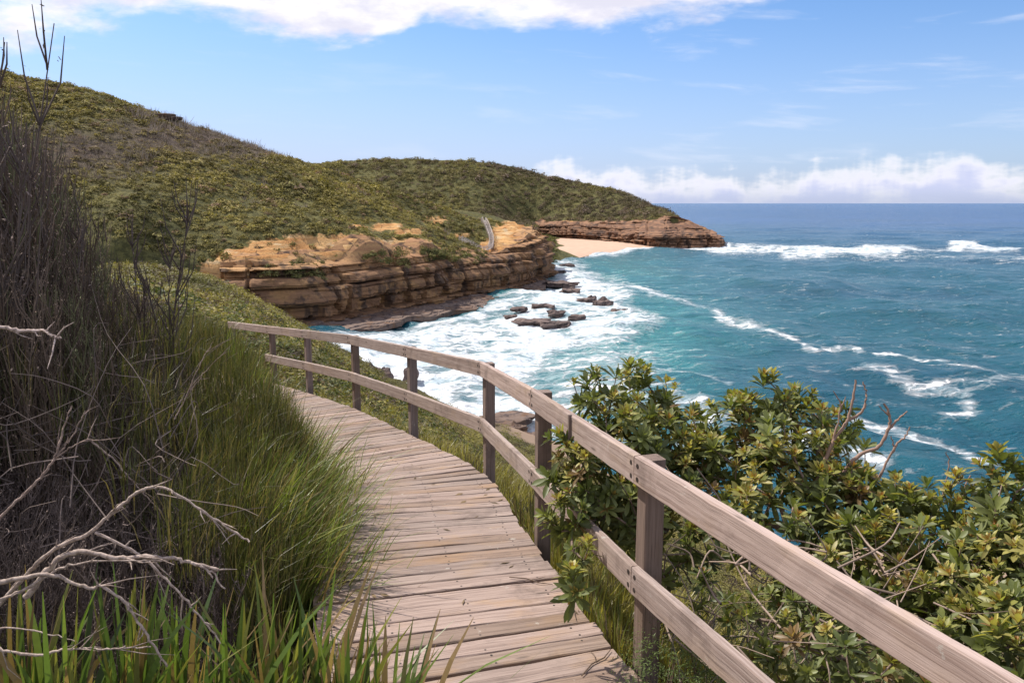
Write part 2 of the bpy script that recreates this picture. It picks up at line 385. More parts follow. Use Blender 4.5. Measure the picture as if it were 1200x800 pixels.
# ------------------------------------------------------------ sea
def foam_fields(px, py):
    """foam cover, aerated (turquoise) water: where white water lies, in the place's own chart of the bay"""
    fo = np.zeros(px.shape); tq = np.zeros(px.shape)
    wx = px + 9 * fbm(np.stack([px / 40, py / 14], -1), 3, 5); wy = py + 3.5 * fbm(np.stack([px / 34, py / 12], -1), 3, 9)
    poly = [(380, 396), (440, 383), (520, 371), (580, 362), (620, 345), (650, 322), (655, 303), (672, 308), (700, 322), (738, 330), (745, 345),
            (735, 356), (775, 372), (762, 384), (735, 396), (700, 404), (655, 408), (640, 424), (628, 446), (640, 470), (660, 505), (560, 520), (420, 470), (390, 420)]
    ins = in_poly(wx, wy, poly); dd = d_line(wx, wy * 2.2, [(a, b * 2.2) for a, b in poly + poly[:1]])
    fo = np.where(ins, np.clip(0.45 + dd / 50, 0, 1), np.clip(0.45 - dd / 38, 0, 1))
    def line(pts, wd, amt):
        nonlocal fo
        d = d_line(wx, wy * 2.4, [(a, b * 2.4) for a, b in pts]); fo = np.maximum(fo, amt * np.exp(-(d / wd) ** 2))
    line([(740, 334), (768, 341), (790, 348)], 7, 0.72); line([(800, 349), (822, 357)], 7, 0.62)
    line([(838, 363), (846, 374), (880, 381), (905, 389), (930, 396)], 8, 0.7); line([(945, 401), (968, 405), (1005, 407)], 7, 0.62)
    line([(1030, 413), (1070, 418), (1108, 422)], 6, 0.68); line([(1115, 426), (1160, 435)], 6, 0.5)
    line([(1018, 430), (1050, 441), (1075, 452), (1100, 450)], 14, 0.56); line([(1098, 450), (1130, 460), (1140, 474), (1112, 478)], 14, 0.64)
    line([(1140, 450), (1200, 442)], 15, 0.48); line([(1000, 484), (1050, 494), (1110, 508), (1165, 527)], 14, 0.74)
    line([(780, 462), (820, 470), (842, 486), (800, 500)], 15, 0.66); line([(700, 450), (750, 456), (790, 466)], 12, 0.6)
    line([(770, 430), (805, 438), (850, 450)], 8, 0.55); line([(925, 505), (985, 520), (1040, 535)], 16, 0.72)
    line([(650, 478), (700, 490), (760, 510), (860, 520)], 22, 0.6)
    line([(860, 288), (920, 291), (1010, 291), (1100, 292), (1180, 291)], 7, 0.86); line([(835, 290), (1040, 295)], 11, 0.98)
    line([(930, 296), (1040, 294)], 14, 1.0); line([(1122, 287), (1146, 288)], 8, 1.1)
    line([(642, 302), (700, 296), (760, 290), (850, 288)], 5.5, 1.0); line([(1050, 300), (1200, 302)], 8, 0.35)
    line([(650, 315), (690, 330)], 16, 0.9); line([(600, 368), (700, 366)], 22, 0.95)
    fo = np.maximum(fo, 0.56 * np.exp(-((px - 690) / 95) ** 4 - ((py - 440) / 42) ** 4)); fo = np.where((fo > 0.9), fo - 0.32 * np.clip(fbm(np.stack([px / 30, py / 9], -1), 3, 55) + 0.35, 0, 1), fo)
    line([(395, 400), (430, 392), (480, 380), (560, 364), (620, 346)], 12, 0.85); line([(520, 474), (600, 484), (650, 498)], 14, 0.95)
    tq = np.exp(-((px - 690) / 150) ** 2 - ((py - 400) / 95) ** 2)
    tq = np.maximum(tq, 0.7 * np.exp(-((px - 720) / 90) ** 2 - ((py - 320) / 28) ** 2))
    return fo, np.clip(tq, 0, 1)


th = np.r_[np.linspace(-100, -40, 50)[:-1], np.linspace(-40, 40, 950), np.linspace(40, 100, 50)[1:]]
yy = np.r_[np.linspace(1150, 640, 60)[:-1], np.arange(640, 262, -0.75)]
rr = SEA / (-ST + (400 - yy) / F * CT); rr = rr * (CT + (400 - yy) / F * ST)
rr = np.r_[rr, np.geomspace(rr[-1] * 1.02, 70000, 70)]
RR, TT = np.meshgrid(rr, R(1) * th, indexing='ij')
X = RR * np.tan(np.clip(TT, R(-78), R(78))); Y = RR.copy()
sid = np.abs(TT) > R(40)
X = np.where(sid, np.sign(TT) * RR * (math.tan(R(40)) + (np.abs(TT) - R(40)) * 6), X)
tt = Y * CT - SEA * ST; pxs = 600 + F * X / tt; pys = 400 - F * ((SEA / tt + ST) / CT)
fo, tq = foam_fields(pxs, pys)
fo[RR > 3000] = 0
step = np.gradient(RR, axis=0)
Z = np.zeros_like(X)
wr = np.random.default_rng(5)
for k in range(34):
    L = 2.2 * 1.105 ** k * 1.6; a = math.radians(205 + wr.normal(0, 34)); kx, ky = 2 * np.pi / L * math.cos(a), 2 * np.pi / L * math.sin(a)
    amp = 0.0105 * L ** 0.86 * np.clip(L / (3.0 * step) - 0.5, 0, 1)
    ph_ = kx * X + ky * Y + wr.uniform(0, 6.28) + 0.8 * vnoise(np.stack([X / (L * 4), Y / (L * 4)], -1), k)
    Z += amp * (1 - np.abs(np.sin(ph_ / 2))) * 1.7 - amp * 0.7
Z += np.clip(fo, 0, 1) * 0.42 * fbm(np.stack([X / 2.5, Y / 3.5], -1), 3, 77) * (RR < 700)
# the breaking crest beyond the point
cr = [Wz(870, 291)[:2], Wz(950, 292)[:2], Wz(1010, 292)[:2], Wz(1045, 291)[:2]]
Z += 2.3 * np.exp(-(d_line(X, Y, cr) / 9) ** 2) * (0.6 + 0.4 * vnoise(np.stack([X / 9, Y / 9], -1), 3))
c2 = Wz(1134, 289)[:2]; Z += 3.2 * np.exp(-((X - c2[0]) / 10) ** 2 - ((Y - c2[1]) / 8) ** 2)
mb = MB(); nu, nv = X.shape
mb.add(np.stack([X, Y, SEA + Z], -1).reshape(-1, 3), grid_faces(nu, nv)[:, ::-1], foam=fo.ravel(), turq=tq.ravel())
m, t, out = material('sea_water'); p = t.pos()
dist = t.n('ShaderNodeVectorMath', operation='LENGTH', ins={0: p}).outputs['Value']
fa = t.attr('foam'); ta = t.attr('turq')
lace = t.noise(t.scale(p, (0.16, 0.24, 0.2)), 1.0, 9, 0.66, 1.1)
streak = t.noise(t.scale(p, (0.05, 0.42, 0.2)), 1.0, 7, 0.62, 0.7)
vor = t.n('ShaderNodeTexVoronoi', feature='DISTANCE_TO_EDGE', ins={'Vector': t.vmath('ADD', t.scale(p, (0.35, 0.35, 0.0)), t.scale(t.n('ShaderNodeTexNoise', ins={'Vector': t.scale(p, (0.3, 0.3, 0.3)), 'Scale': 1.0, 'Detail': 4}).outputs[1], (1.6, 1.6, 0))), 'Scale': 1.0}).outputs[0]
web = t.ss(vor, 0.16, 0.02)
ns = t.math('ADD', t.math('MULTIPLY', t.math('SUBTRACT', lace, 0.5), 1.3), t.math('MULTIPLY', t.math('SUBTRACT', streak, 0.5), 1.1))
ns = t.math('ADD', ns, t.math('MULTIPLY', web, 0.16))
ff = t.ss(t.math('ADD', fa, t.math('MULTIPLY', ns, t.ss(fa, 0.4, 1.0, 1.5, 1.0))), 0.46, 0.92)
thin = t.ss(t.math('ADD', fa, t.math('MULTIPLY', ns, 1.2)), 0.22, 0.62, 0, 0.35)
ff = t.math('MAXIMUM', ff, thin)
caps = t.math('MULTIPLY', t.ss(t.noise(t.scale(p, (0.035, 0.11, 0.1)), 1.0, 8, 0.7, 0.4), 0.73, 0.78), t.ss(dist, 700, 250, 0, 0.45))
ff = t.math('MAXIMUM', ff, caps)
big = t.noise(t.scale(p, (0.004, 0.011, 0)), 1.0, 5, 0.6)
deep = t.mix(t.ss(dist, 120, 1500), (0.006, 0.080, 0.112), (0.006, 0.062, 0.190))
deep = t.mix(t.ss(big, 0.42, 0.62, 0, 0.5), deep, (0.004, 0.048, 0.095, 1))
turq = t.mix(t.ss(streak, 0.35, 0.65), (0.02, 0.19, 0.20), (0.10, 0.36, 0.35))
wc = t.mix(t.math('MULTIPLY', ta, t.ss(lace, 0.32, 0.66, 0.35, 1.0)), deep, turq)
fcol = t.mix(t.ss(lace, 0.35, 0.6), (0.40, 0.50, 0.55), (0.76, 0.76, 0.78)); fcol = t.mix(t.ss(streak, 0.60, 0.40, 0, 0.55), fcol, (0.45, 0.55, 0.60, 1))
c_ = t.mix(ff, wc, fcol)
rip = t.noise(t.scale(p, (0.55, 0.9, 0.8)), 1.0, 7, 0.62, 0.5); rip2 = t.noise(t.scale(p, (0.06, 0.14, 0.1)), 1.0, 6, 0.6, 0.3)
nrm = t.bump(t.math('ADD', rip, t.math('MULTIPLY', t.math('MULTIPLY', ff, lace), 1.6)), 0.9, 0.55, t.bump(rip2, 1.0, 3.0))
b = t.n('ShaderNodeBsdfPrincipled', ins={'Base Color': c_, 'Roughness': t.math('MULTIPLY_ADD', ff, 0.5, 0.20), 'Specular IOR Level': t.ss(dist, 300, 2500, 0.18, 0.08), 'IOR': 1.33, 'Normal': nrm})
t.t.links.new(b.outputs[0], out.inputs[0])
mb.build('sea', m, smooth=True, kind='structure')
# ------------------------------------------------------------ leaf-clump templates
def clump(n, leaf, flat=0.6, seed=0, upb=0.5, asp=2.2, shell=0.35):
    """a dome of n small leaves; leaf = leaf length relative to a radius of 1"""
    g = np.random.default_rng(seed)
    d = g.normal(size=(n, 3)); d /= np.linalg.norm(d, axis=1)[:, None]; d[:, 2] = np.abs(d[:, 2]) * 0.9 + 0.02
    lob = 1 + 0.28 * np.sin(d[:, 0] * 5 + seed) * np.cos(d[:, 1] * 4 + seed * 2) + 0.15 * np.sin(d[:, 1] * 9 + d[:, 0] * 7)
    r = (1 - shell * g.random(n) ** 1.6) * lob
    P = d * r[:, None]; P[:, 2] *= flat
    N = d + g.normal(0, 0.55, (n, 3)) + np.array([0, 0, upb]); N /= np.linalg.norm(N, axis=1)[:, None]
    A = np.cross(N, g.normal(size=(n, 3))); A /= np.linalg.norm(A, axis=1)[:, None]; B = np.cross(N, A)
    L = leaf * g.uniform(0.6, 1.3, n)[:, None]; Wd = L / asp
    V = np.stack([P - A * L / 2, P + B * Wd / 2, P + A * L / 2, P - B * Wd / 2], 1).reshape(-1, 3)
    Fq = np.arange(n * 4).reshape(-1, 4); sh = np.repeat(g.uniform(0.65, 1.35, n), 4)
    return V, Fq, sh


def twigs(n, seed=0, h=1.0, spread=0.7):
    """a leafless bush: bare stems as thin tubes"""
    g = np.random.default_rng(seed); mb_ = MB()
    for k in range(n):
        a = g.uniform(0, 6.28); s_ = g.uniform(0.1, spread); hh = h * g.uniform(0.6, 1.2)
        p0 = np.array([g.normal(0, 0.15), g.normal(0, 0.15), -0.1]); p2 = p0 + [math.cos(a) * s_, math.sin(a) * s_, hh]
        p1 = (p0 + p2) / 2 + [math.cos(a) * s_ * 0.15, math.sin(a) * s_ * 0.15, 0.05]
        tube(mb_, [p0, p1, p2], [0.03, 0.02, 0.006], 3)
    V = np.concatenate(mb_.V); Fq = np.concatenate(mb_.F); return V, Fq, np.full(len(V), 1.0)


# ------------------------------------------------------------ near hill: cliffed headland
def polar(pts):
    return [Wt(a, b, t_) for a, b, t_ in pts]
base1 = [Pl(-250, 175, SEA), Pl(60, 172, SEA), Pl(240, 176, SEA), Pl(330, 181, SEA), Wz(372, 381), Wz(430, 371), Wz(500, 359), Wz(560, 348), Wz(600, 340), Wz(640, 327), Wz(648, 318),
         Pl(645, 350, SEA), Pl(632, 368, SEA)]
rimz = [-13, -13, -13.8, -14.0, -14.2, -14.8, -14.2, -16.0, -16.3, -12.0, -11.2, -12.5, -16]
rimdt = [0] * 13
rim1 = []
for k, (b_, z_, d_) in enumerate(zip(base1, rimz, rimdt)):
    tg = np.array(base1[min(k + 1, len(base1) - 1)]) - np.array(base1[max(k - 1, 0)]); nrm_ = np.array([-tg[1], tg[0], 0]); nrm_ /= np.linalg.norm(nrm_)
    rim1.append(np.array([b_[0], b_[1], z_]) + nrm_ * (3.5 + (2.5, 4.5, 3.0)[k % 3]))
H1 = [(-300, 40, 235), (-100, 66, 232), (0, 90, 235), (60, 100, 240), (150, 123, 250), (190, 138, 255), (250, 158, 265), (330, 184, 285), (365, 194, 296), (420, 213, 300), (480, 231, 302), (532, 253, 303), (562, 263, 312),
      (-300, 170, 195), (0, 190, 195), (100, 190, 205), (200, 210, 210), (300, 235, 215), (400, 252, 228), (480, 262, 245), (530, 275, 262), (548, 291, 270), (575, 282, 284), (568, 264, 300),
      (0, 260, 182), (150, 262, 182), (200, 285, 186), (250, 285, 186), (330, 274, 196), (420, 275, 208), (500, 284, 228), (590, 280, 288), (610, 272, 312), (625, 266, 335), (600, 262, 345)]
ctrl = [Wt(*q) for q in H1] + rim1
ctrl += [Wt(a, b, t_) * [1.12, 1.25, 1] - [0, 0, 14] for a, b, t_ in H1[:10]]
ctrl += [Pl(560, 380, -17), Pl(470, 400, -17), Pl(600, 385, -19), Pl(610, 345, -13)]
f1r = rbf(ctrl)
def f1(x, y): return f1r(x, y) + 0.45 * fbm(np.stack([x / 7, y / 7], -1), 4, 3) + 1.1 * fbm(np.stack([x / 28, y / 28], -1), 3, 13)
rimc = catmull(rim1, 14); bsc = catmull(base1, 14)
poly1 = [tuple(q[:2]) for q in rimc] + [(-30, 400), (-150, 470), (-420, 470), (-420, 150)]


def blob(px, py, lst):
    r = np.zeros(np.shape(px))
    for (cx, cy, rx, ry, a) in lst: r = np.maximum(r, a * np.exp(-((px - cx) / rx) ** 2 - ((py - cy) / ry) ** 2))
    return r
def px_of(x, y, z):
    t_ = y * CT - z * ST; return 600 + F * x / t_, 400 - F * (z * CT + y * ST) / t_
BARE1 = [(355, 290, 66, 13, 1.5), (300, 300, 60, 9, 1.0), (275, 310, 44, 9, 1.2), (350, 307, 90, 6, 1.3), (405, 280, 38, 8, 0.8), (455, 266, 30, 9, 0.75), (470, 286, 50, 10, 0.8), (440, 298, 45, 5, 0.75), (510, 258, 20, 6, 0.8), (480, 272, 26, 5, 0.8), (540, 276, 18, 4, 0.7), (420, 266, 16, 4, 0.7),
         (505, 297, 36, 4, 0.6), (350, 276, 40, 5, 0.55), (612, 272, 34, 14, 1.5), (592, 290, 30, 14, 1.3), (572, 304, 26, 7, 1.2), (636, 268, 25, 12, 1.5)]
DEAD1 = [(230, 160, 130, 26, 0.95), (100, 178, 90, 26, 0.85), (300, 172, 60, 18, 0.8)]
gx = np.arange(-330, 45, 1.2); gy = np.arange(140, 440, 1.2)
GX, GY = np.meshgrid(gx, gy, indexing='ij')
GZ = f1(GX, GY)
insd = in_poly(GX, GY, poly1); dr = d_line(GX, GY, [tuple(q[:2]) for q in rimc])
sdr = np.where(insd, dr, -dr)
PX, PY = px_of(GX, GY, GZ); bare1 = blob(PX, PY, BARE1); dead1 = blob(PX, PY, DEAD1)
gq = GZ + 0.9 * fbm(np.stack([GX / 5, GY / 5], -1), 4, 93); ter = np.round(gq / 1.5) * 1.5
GZ = np.where(bare1 > 0.45, GZ * 0.15 + ter * 0.85 + 0.25 * fbm(np.stack([GX / 2.2, GY / 2.2], -1), 2, 94), GZ)
GZ = np.where(sdr < 1.0, GZ - np.clip(1.0 - sdr, 0, 9) * 4 - 0.3, GZ)
keep = (sdr > -6).reshape(-1)
fq = grid_faces(*GX.shape); fq = fq[keep[fq].all(1)]
mb = MB(); mb.add(np.stack([GX, GY, GZ], -1).reshape(-1, 3), fq, bare=np.clip(bare1, 0, 1).ravel(), dead=np.clip(dead1, 0, 1).ravel())
mb.build('hill', M_HILL, smooth=True, kind='structure')


def cliff(name, base, rim, lift, amp, seed, nlev=46, step=0.7, inland=6, f=None, mat=M_CLIFF, setb=True):
    """stratified rock face from the waterline (base) to the rim, stepping in and out bed by bed"""
    b_, r_ = np.asarray(base), np.asarray(rim)
    s = np.r_[0, np.cumsum(np.linalg.norm(np.diff(r_, axis=0), axis=1))]; n = int(s[-1] / step); q = np.linspace(0, s[-1], n)
    b_ = np.stack([np.interp(q, s, b_[:, k]) for k in range(3)], 1); r_ = np.stack([np.interp(q, s, r_[:, k]) for k in range(3)], 1)
    tg = np.gradient(r_, axis=0); tg = np.stack([np.convolve(np.pad(tg[:, k], 10, 'edge'), np.ones(21) / 21, 'valid') for k in range(3)], 1)
    nr = np.stack([tg[:, 1], -tg[:, 0]], 1); nr /= np.linalg.norm(nr, axis=1)[:, None]      # outwards
    lev = np.linspace(0, 1, nlev)
    g = np.random.default_rng(seed)
    V = []
    bed = g.normal(0, 1, 400); thk = np.where(g.random(60) < 0.35, g.uniform(1.6, 3.2, 60), g.uniform(0.35, 1.0, 60)); lim_ = -34 + np.cumsum(thk)
    for k, l in enumerate(lev):
        ls = 0.12 * l + 0.88 * np.clip((l - 0.45 + 0.14 * vnoise(np.stack([q / 16, q * 0], -1), seed + 20)) / 0.55, 0, 1) ** 1.2 if setb else l
        ls = np.asarray(ls) * np.ones(len(q)); P = b_ + (r_ - b_) * np.c_[ls, ls, np.full(len(q), l)]
        z = P[:, 2]; zb = z + 0.8 * fbm(np.stack([q / 30, q * 0], -1), 3, seed)
        bi = np.searchsorted(lim_, zb); fr = (zb - lim_[np.clip(bi - 1, 0, 59)]) / thk[np.clip(bi, 0, 59)]
        off = bed[(bi + 200) % 400] * 0.7 + 0.5 * np.sign(vnoise(np.stack([q / 9 + bi * 3.1, bi * 7.7], -1), seed + 1)) * np.abs(vnoise(np.stack([q / 9 + bi * 3.1, bi * 7.7], -1), seed + 1)) ** 0.5
        off = off - 0.45 * (fr < 0.22)
        off = off + 1.8 * fbm(np.stack([q / 22, z / 30], -1), 4, seed + 2) + 0.45 * fbm(np.stack([q / 2.5, z / 1.2], -1), 3, seed + 3)
        jo = np.abs(vnoise(np.stack([q / 4.2, z / 18], -1), seed + 8)); off = off - 1.3 * (jo < 0.09) + 1.1 * np.round(1.2 * vnoise(np.stack([q / 6.5, bi * 0.37], -1), seed + 9))
        fade = 1 - max(0, (l - 0.93) / 0.07) * 0.6
        P = P.copy(); P[:, :2] += nr * (off * amp * fade)[:, None]
        V.append(P)
    for k, d_ in enumerate(np.linspace(0.8, inland, 6)):
        P = r_.copy(); P[:, :2] -= nr * d_
        if f is not None: P[:, 2] = f(P[:, 0], P[:, 1])
        P[:, 2] += lift * (1 - k / 5 * 1.2) + 0.35 * fbm(np.stack([P[:, 0] / 3, P[:, 1] / 3], -1), 3, seed + 5) - (0.6 if k == 5 else 0)
        V.append(P)
    P = V[0].copy(); P[:, 2] -= 3; V.insert(0, P)
    V = np.array(V); mb_ = MB(); mb_.add(V.reshape(-1, 3), grid_faces(V.shape[0], V.shape[1])[:, ::-1]); 
    return mb_.build(name, mat, smooth=False, kind='structure')
cliff('cliff', bsc[30:], rimc[30:], 0.45, 1.35, 4, nlev=60, step=0.6, f=f1)


def bushes(name, temps, f, box, n, keepf, rad, colf, mat, zoff=-0.15, tilt=0.12, squash=(0.7, 1.1), **props):
    x = rng.uniform(box[0], box[1], n); y = rng.uniform(box[2], box[3], n)
    z = f(x, y); px, py = px_of(x, y, z)
    k = keepf(x, y, z, px, py); x, y, z, px, py = x[k], y[k], z[k], px[k], py[k]; n = len(x)
    r = (rad[0] + (rad[1] - rad[0]) * rng.random(n) ** 1.5) * (1 + 0.6 * (rng.random(n) < 0.05)) * (1 + 0.35 * fbm(np.stack([x / 14, y / 14], -1), 2, 31))
    sc = np.stack([r, r, r * rng.uniform(*squash, n)], 1)
    mb_ = MB(); scatter(mb_, temps, np.stack([x, y, z + zoff * r], 1), rand_rot(n, tilt), sc, colf(x, y, z, px, py, n))
    return mb_.build(name, mat, smooth=False, **props)


def mixc(a, b, k): return np.asarray(a)[None] * (1 - k[:, None]) + np.asarray(b)[None] * k[:, None]
far_t = [clump(50 + 12 * (s_ % 3), (0.30, 0.42, 0.52)[s_ % 3], (0.6, 0.8, 1.0)[s_ % 3], s_, asp=(3.2, 2.2, 1.8)[s_ % 3]) for s_ in range(9)]


def keep1(x, y, z, px, py):
    ins = in_poly(x, y, poly1) & (d_line(x, y, [tuple(q[:2]) for q in rimc[::3]]) > 2.0)
    ba = blob(px, py, BARE1) + 0.35 * fbm(np.stack([x / 5, y / 5], -1), 3, 41)
    path = d_line(x, y, [WB[:2] for WB in FAR_WALK]) > 1.8
    de = blob(px, py, DEAD1); gap = fbm(np.stack([x / 6, y / 6], -1), 3, 88) > 0.55
    return ins & ((ba < 0.42) | ((rng.random(len(x)) < 0.22) & (px < 560) & (vnoise(np.stack([x / 3, y / 3], -1), 2) > 0.1))) & path & (px > -260) & ~((de > 0.5) & (rng.random(len(x)) < 0.45)) & ~(gap & (rng.random(len(x)) < 0.8))
def col1(x, y, z, px, py, n):
    a = 0.5 + 0.5 * np.clip(fbm(np.stack([x / 22, y / 22], -1), 3, 50) * 1.6, -1, 1)
    c0 = mixc((0.165, 0.155, 0.058), (0.31, 0.275, 0.095), a)
    ye = np.clip(fbm(np.stack([x / 9, y / 9], -1), 3, 61) * 2 - 0.3, 0, 1); c0 = c0 * (1 - 0.6 * ye[:, None]) + np.array([(0.33, 0.285, 0.09)]) * 0.6 * ye[:, None]
    de = np.clip(blob(px, py, DEAD1) * 1.1 + rng.normal(0, 0.15, n), 0, 1)
    c0 = c0 * (1 - de[:, None] * 0.55) + np.array([(0.22, 0.165, 0.12)]) * de[:, None] * 0.55
    dk = rng.random(n) < 0.16; c0[dk] *= 0.5; br = rng.random(n) < 0.10; c0[br] = (0.24, 0.17, 0.11)
    return c0 * [1.22, 1.15, 1.15] * rng.uniform(0.65, 1.35, n)[:, None]
fwz = [(540, 291), (556, 288), (572, 285), (576, 280), (573, 272), (568, 265), (566, 260)]
FAR_WALK = [Wt(a, b, t_) for (a, b), t_ in zip(fwz, (262, 266, 272, 280, 290, 300, 308))]
bushes('hillside_scrub', far_t, f1, (-300, 10, 165, 330), 40000, keep1, (0.55, 1.5), col1, M_FAR, kind='stuff', squash=(0.55, 1.0))
low_t = [clump(22, 0.6, 0.6, s_ + 300) for s_ in range(4)]
bushes('low_heath_cover', low_t, f1, (-260, 10, 165, 330), 42000, lambda x, y, z, px, py: keep1(x, y, z, px, py) & (px > -80), (0.35, 0.7), col1, M_FAR, kind='stuff', squash=(0.5, 0.9))
# shrubs spilling over the rim
k_ = rng.integers(40, len(rimc) - 5, 1500); P = rimc[k_] + rng.normal(0, 1, (1500, 3)) * [2.2, 2.2, 0]; P[:, 2] = np.minimum(f1(P[:, 0], P[:, 1]), rimc[k_, 2] + 1.2) - rng.uniform(0, 1.6, 1500) * (rng.random(1500) < .5)
pr_, _ = px_of(P[:, 0], P[:, 1], P[:, 2]); kk = (fbm(np.stack([P[:, 0] / 7, P[:, 1] / 7], -1), 3, 31) > np.interp(pr_, [300, 430, 575], [0.35, -0.25, -0.25])) & (pr_ < 572); P = P[kk]; n = len(P)
mb = MB(); scatter(mb, far_t, P, rand_rot(n, .3), rng.uniform(.5, 1.3, n), mixc((0.10, 0.10, 0.045), (0.24, 0.22, 0.08), rng.random(n))); mb.build('cliff_edge_scrub', M_FAR, kind='stuff')
tw_t = [twigs(9, s_, 1.0, 0.8) for s_ in range(4)]
bushes('burnt_scrub', tw_t, f1, (-200, -20, 170, 310), 30000, lambda x, y, z, px, py: in_poly(x, y, poly1) & (blob(px, py, DEAD1 + [(330, 178, 40, 8, 0.9), (400, 205, 20, 5, 0.5)]) > 0.4 + 0.5 * fbm(np.stack([x / 12, y / 12], -1), 3, 66)) & (rng.random(len(x)) < 0.26), (1.2, 2.2),
       lambda x, y, z, px, py, n: mixc((0.26, 0.20, 0.15), (0.48, 0.39, 0.31), rng.random(n)), M_TWIG, kind='stuff', zoff=0.0)

# ------------------------------------------------------------ far headland
base2 = [Pl(622, 625, -25), Pl(640, 606, -26), Pl(700, 566, -27), Wz(760, 289.5), Wz(800, 288.6), Wz(830, 288), Wz(846, 287.6), Pl(842, 585, SEA), Pl(800, 680, SEA), Pl(700, 780, SEA)]
rim2 = [Pl(626, 640, -16), Pl(640, 616, -15.0), Pl(700, 578, -14.6), Pl(760, 550, -13), Pl(788, 556, -9.5), Pl(812, 560, -14), Pl(828, 562, -20), Pl(826, 590, -18), Pl(790, 675, -14), Pl(700, 765, -10)]
H2 = [(300, 188, 640), (365, 194, 650), (400, 189, 650), (470, 187, 655), (560, 190, 655), (600, 196, 650), (640, 207, 645), (700, 221, 630), (740, 231, 615), (768, 244, 600), (785, 252, 585), (800, 258, 570), (520, 188, 655), (670, 214, 640),
      (400, 212, 660), (500, 214, 660), (590, 228, 650), (640, 238, 650), (700, 247, 615), (745, 251, 590)]
H2 = [(a, b, t_ * (1.08 if t_ > 600 and k < 14 and a < 750 else 1.0)) for k, (a, b, t_) in enumerate(H2)]
c2_ = [Wt(*q) for q in H2] + rim2 + [Wt(a, b, t_) * [1.1, 1.15, 1] - [0, 0, 16] for a, b, t_ in H2[:10]] + [Pl(300, 560, -16), Pl(500, 540, -20), Pl(590, 540, -22), Pl(600, 610, -14), Pl(540, 600, -10)]
c2_ += [Wt(a, b, t_) * [1.05, 1.055, 1] - [0, 0, 2.5] for a, b, t_ in H2[:14]]
f2r = rbf(c2_)
def f2(x, y): return f2r(x, y) + 1.0 * fbm(np.stack([x / 14, y / 14], -1), 4, 23)
rimc2 = catmull(rim2, 14); bsc2 = catmull(base2, 14)
poly2 = [tuple(q[:2]) for q in rimc2] + [(0, 900), (-420, 900), (-420, 480), (-10, 480), (18, 552)]
gx = np.arange(-400, 160, 3.0); gy = np.arange(474, 860, 3.0)
GX, GY = np.meshgrid(gx, gy, indexing='ij')
GZ = f2(GX, GY)
insd = in_poly(GX, GY, poly2); dr = d_line(GX, GY, [tuple(q[:2]) for q in rimc2]); sdr = np.where(insd, dr, -dr)
PX, PY = px_of(GX, GY, GZ)
BARE2 = [(812, 262, 24, 10, 1.3), (664, 262, 16, 4, 0.9), (700, 264, 14, 3, 0.6)]
ba2 = blob(PX, PY, BARE2)
GZ = np.where(ba2 > 0.5, GZ * 0.3 + 0.7 * np.round(GZ / 2.2) * 2.2, GZ)
GZ = np.where(sdr < 1.5, GZ - np.clip(1.5 - sdr, 0, 12) * 3 - 0.5, GZ)
fq = grid_faces(*GX.shape); fq = fq[(sdr > -8).reshape(-1)[fq].all(1)]
mb = MB(); mb.add(np.stack([GX, GY, GZ], -1).reshape(-1, 3), fq, bare=np.clip(ba2, 0, 1).ravel(), dead=np.zeros(GX.size))
mb.build('far_hill', M_HILL, smooth=True, kind='structure')
M_CLIFF2 = rockmat('far_sandstone', False, dict(a=(0.16, 0.085, 0.052), b=(0.28, 0.155, 0.09), c=(0.06, 0.042, 0.035), o=(0.3, 0.18, 0.1)), 0.4, 0.7)
cliff('far_cliff', bsc2, rimc2, 0.4, 1.8, 9, nlev=44, step=1.0, inland=9, f=f2, mat=M_CLIFF2)
tree_t = [clump(95, 0.36, 0.85, s_ + 20) for s_ in range(5)]
def keep2(x, y, z, px, py):
    dd = d_line(x, y, [tuple(q[:2]) for q in rimc2[::3]])
    return in_poly(x, y, poly2) & (dd > 3) & (blob(px, py, BARE2) < 0.45) & (px > 250) & (rng.random(len(x)) < 0.92)
def col2(x, y, z, px, py, n):
    a = 0.5 + 0.5 * np.clip(fbm(np.stack([x / 40, y / 40], -1), 3, 90) * 1.7 + np.clip((520 - px) / 260, -1, 1) * 0.5, -1, 1)
    c0 = mixc((0.135, 0.118, 0.072), (0.25, 0.23, 0.085), a); gr_ = (rng.random(n) < 0.22)
    c0[gr_] = np.array((0.19, 0.15, 0.115)); return c0 * [1.2, 1.12, 1.15] * rng.uniform(0.6, 1.35, n)[:, None]
bushes('headland_woodland', tree_t, f2, (-330, 130, 478, 720), 13000, keep2, (1.3, 2.7), col2, M_FAR, kind='stuff', squash=(0.8, 1.25), zoff=0.1)
# scrub in the saddle behind the flat rock
GX, GY = np.meshgrid(np.arange(-420, 60, 6.0), np.arange(330, 640, 6.0), indexing='ij')
fs = rbf([Pl(-50, 380, -20), Pl(300, 380, -17), Pl(560, 372, -16), Pl(470, 440, -20), Pl(585, 420, -24), Pl(575, 520, -25), Pl(610, 600, -24.5), Pl(640, 612, -24), Pl(300, 600, -18), Pl(0, 600, -10), Pl(450, 630, -17), Pl(632, 430, -22), Pl(640, 500, -25), Pl(622, 385, -22), Pl(668, 470, -32), Pl(672, 385, -34)])
GZ = fs(GX, GY) + 0.5 * fbm(np.stack([GX / 15, GY / 15], -1), 3, 4)
mb = MB(); mb.add(np.stack([GX, GY, GZ], -1).reshape(-1, 3), grid_faces(*GX.shape), bare=np.zeros(GX.size), dead=np.zeros(GX.size))
mb.build('valley_ground', M_HILL, smooth=True, kind='structure')
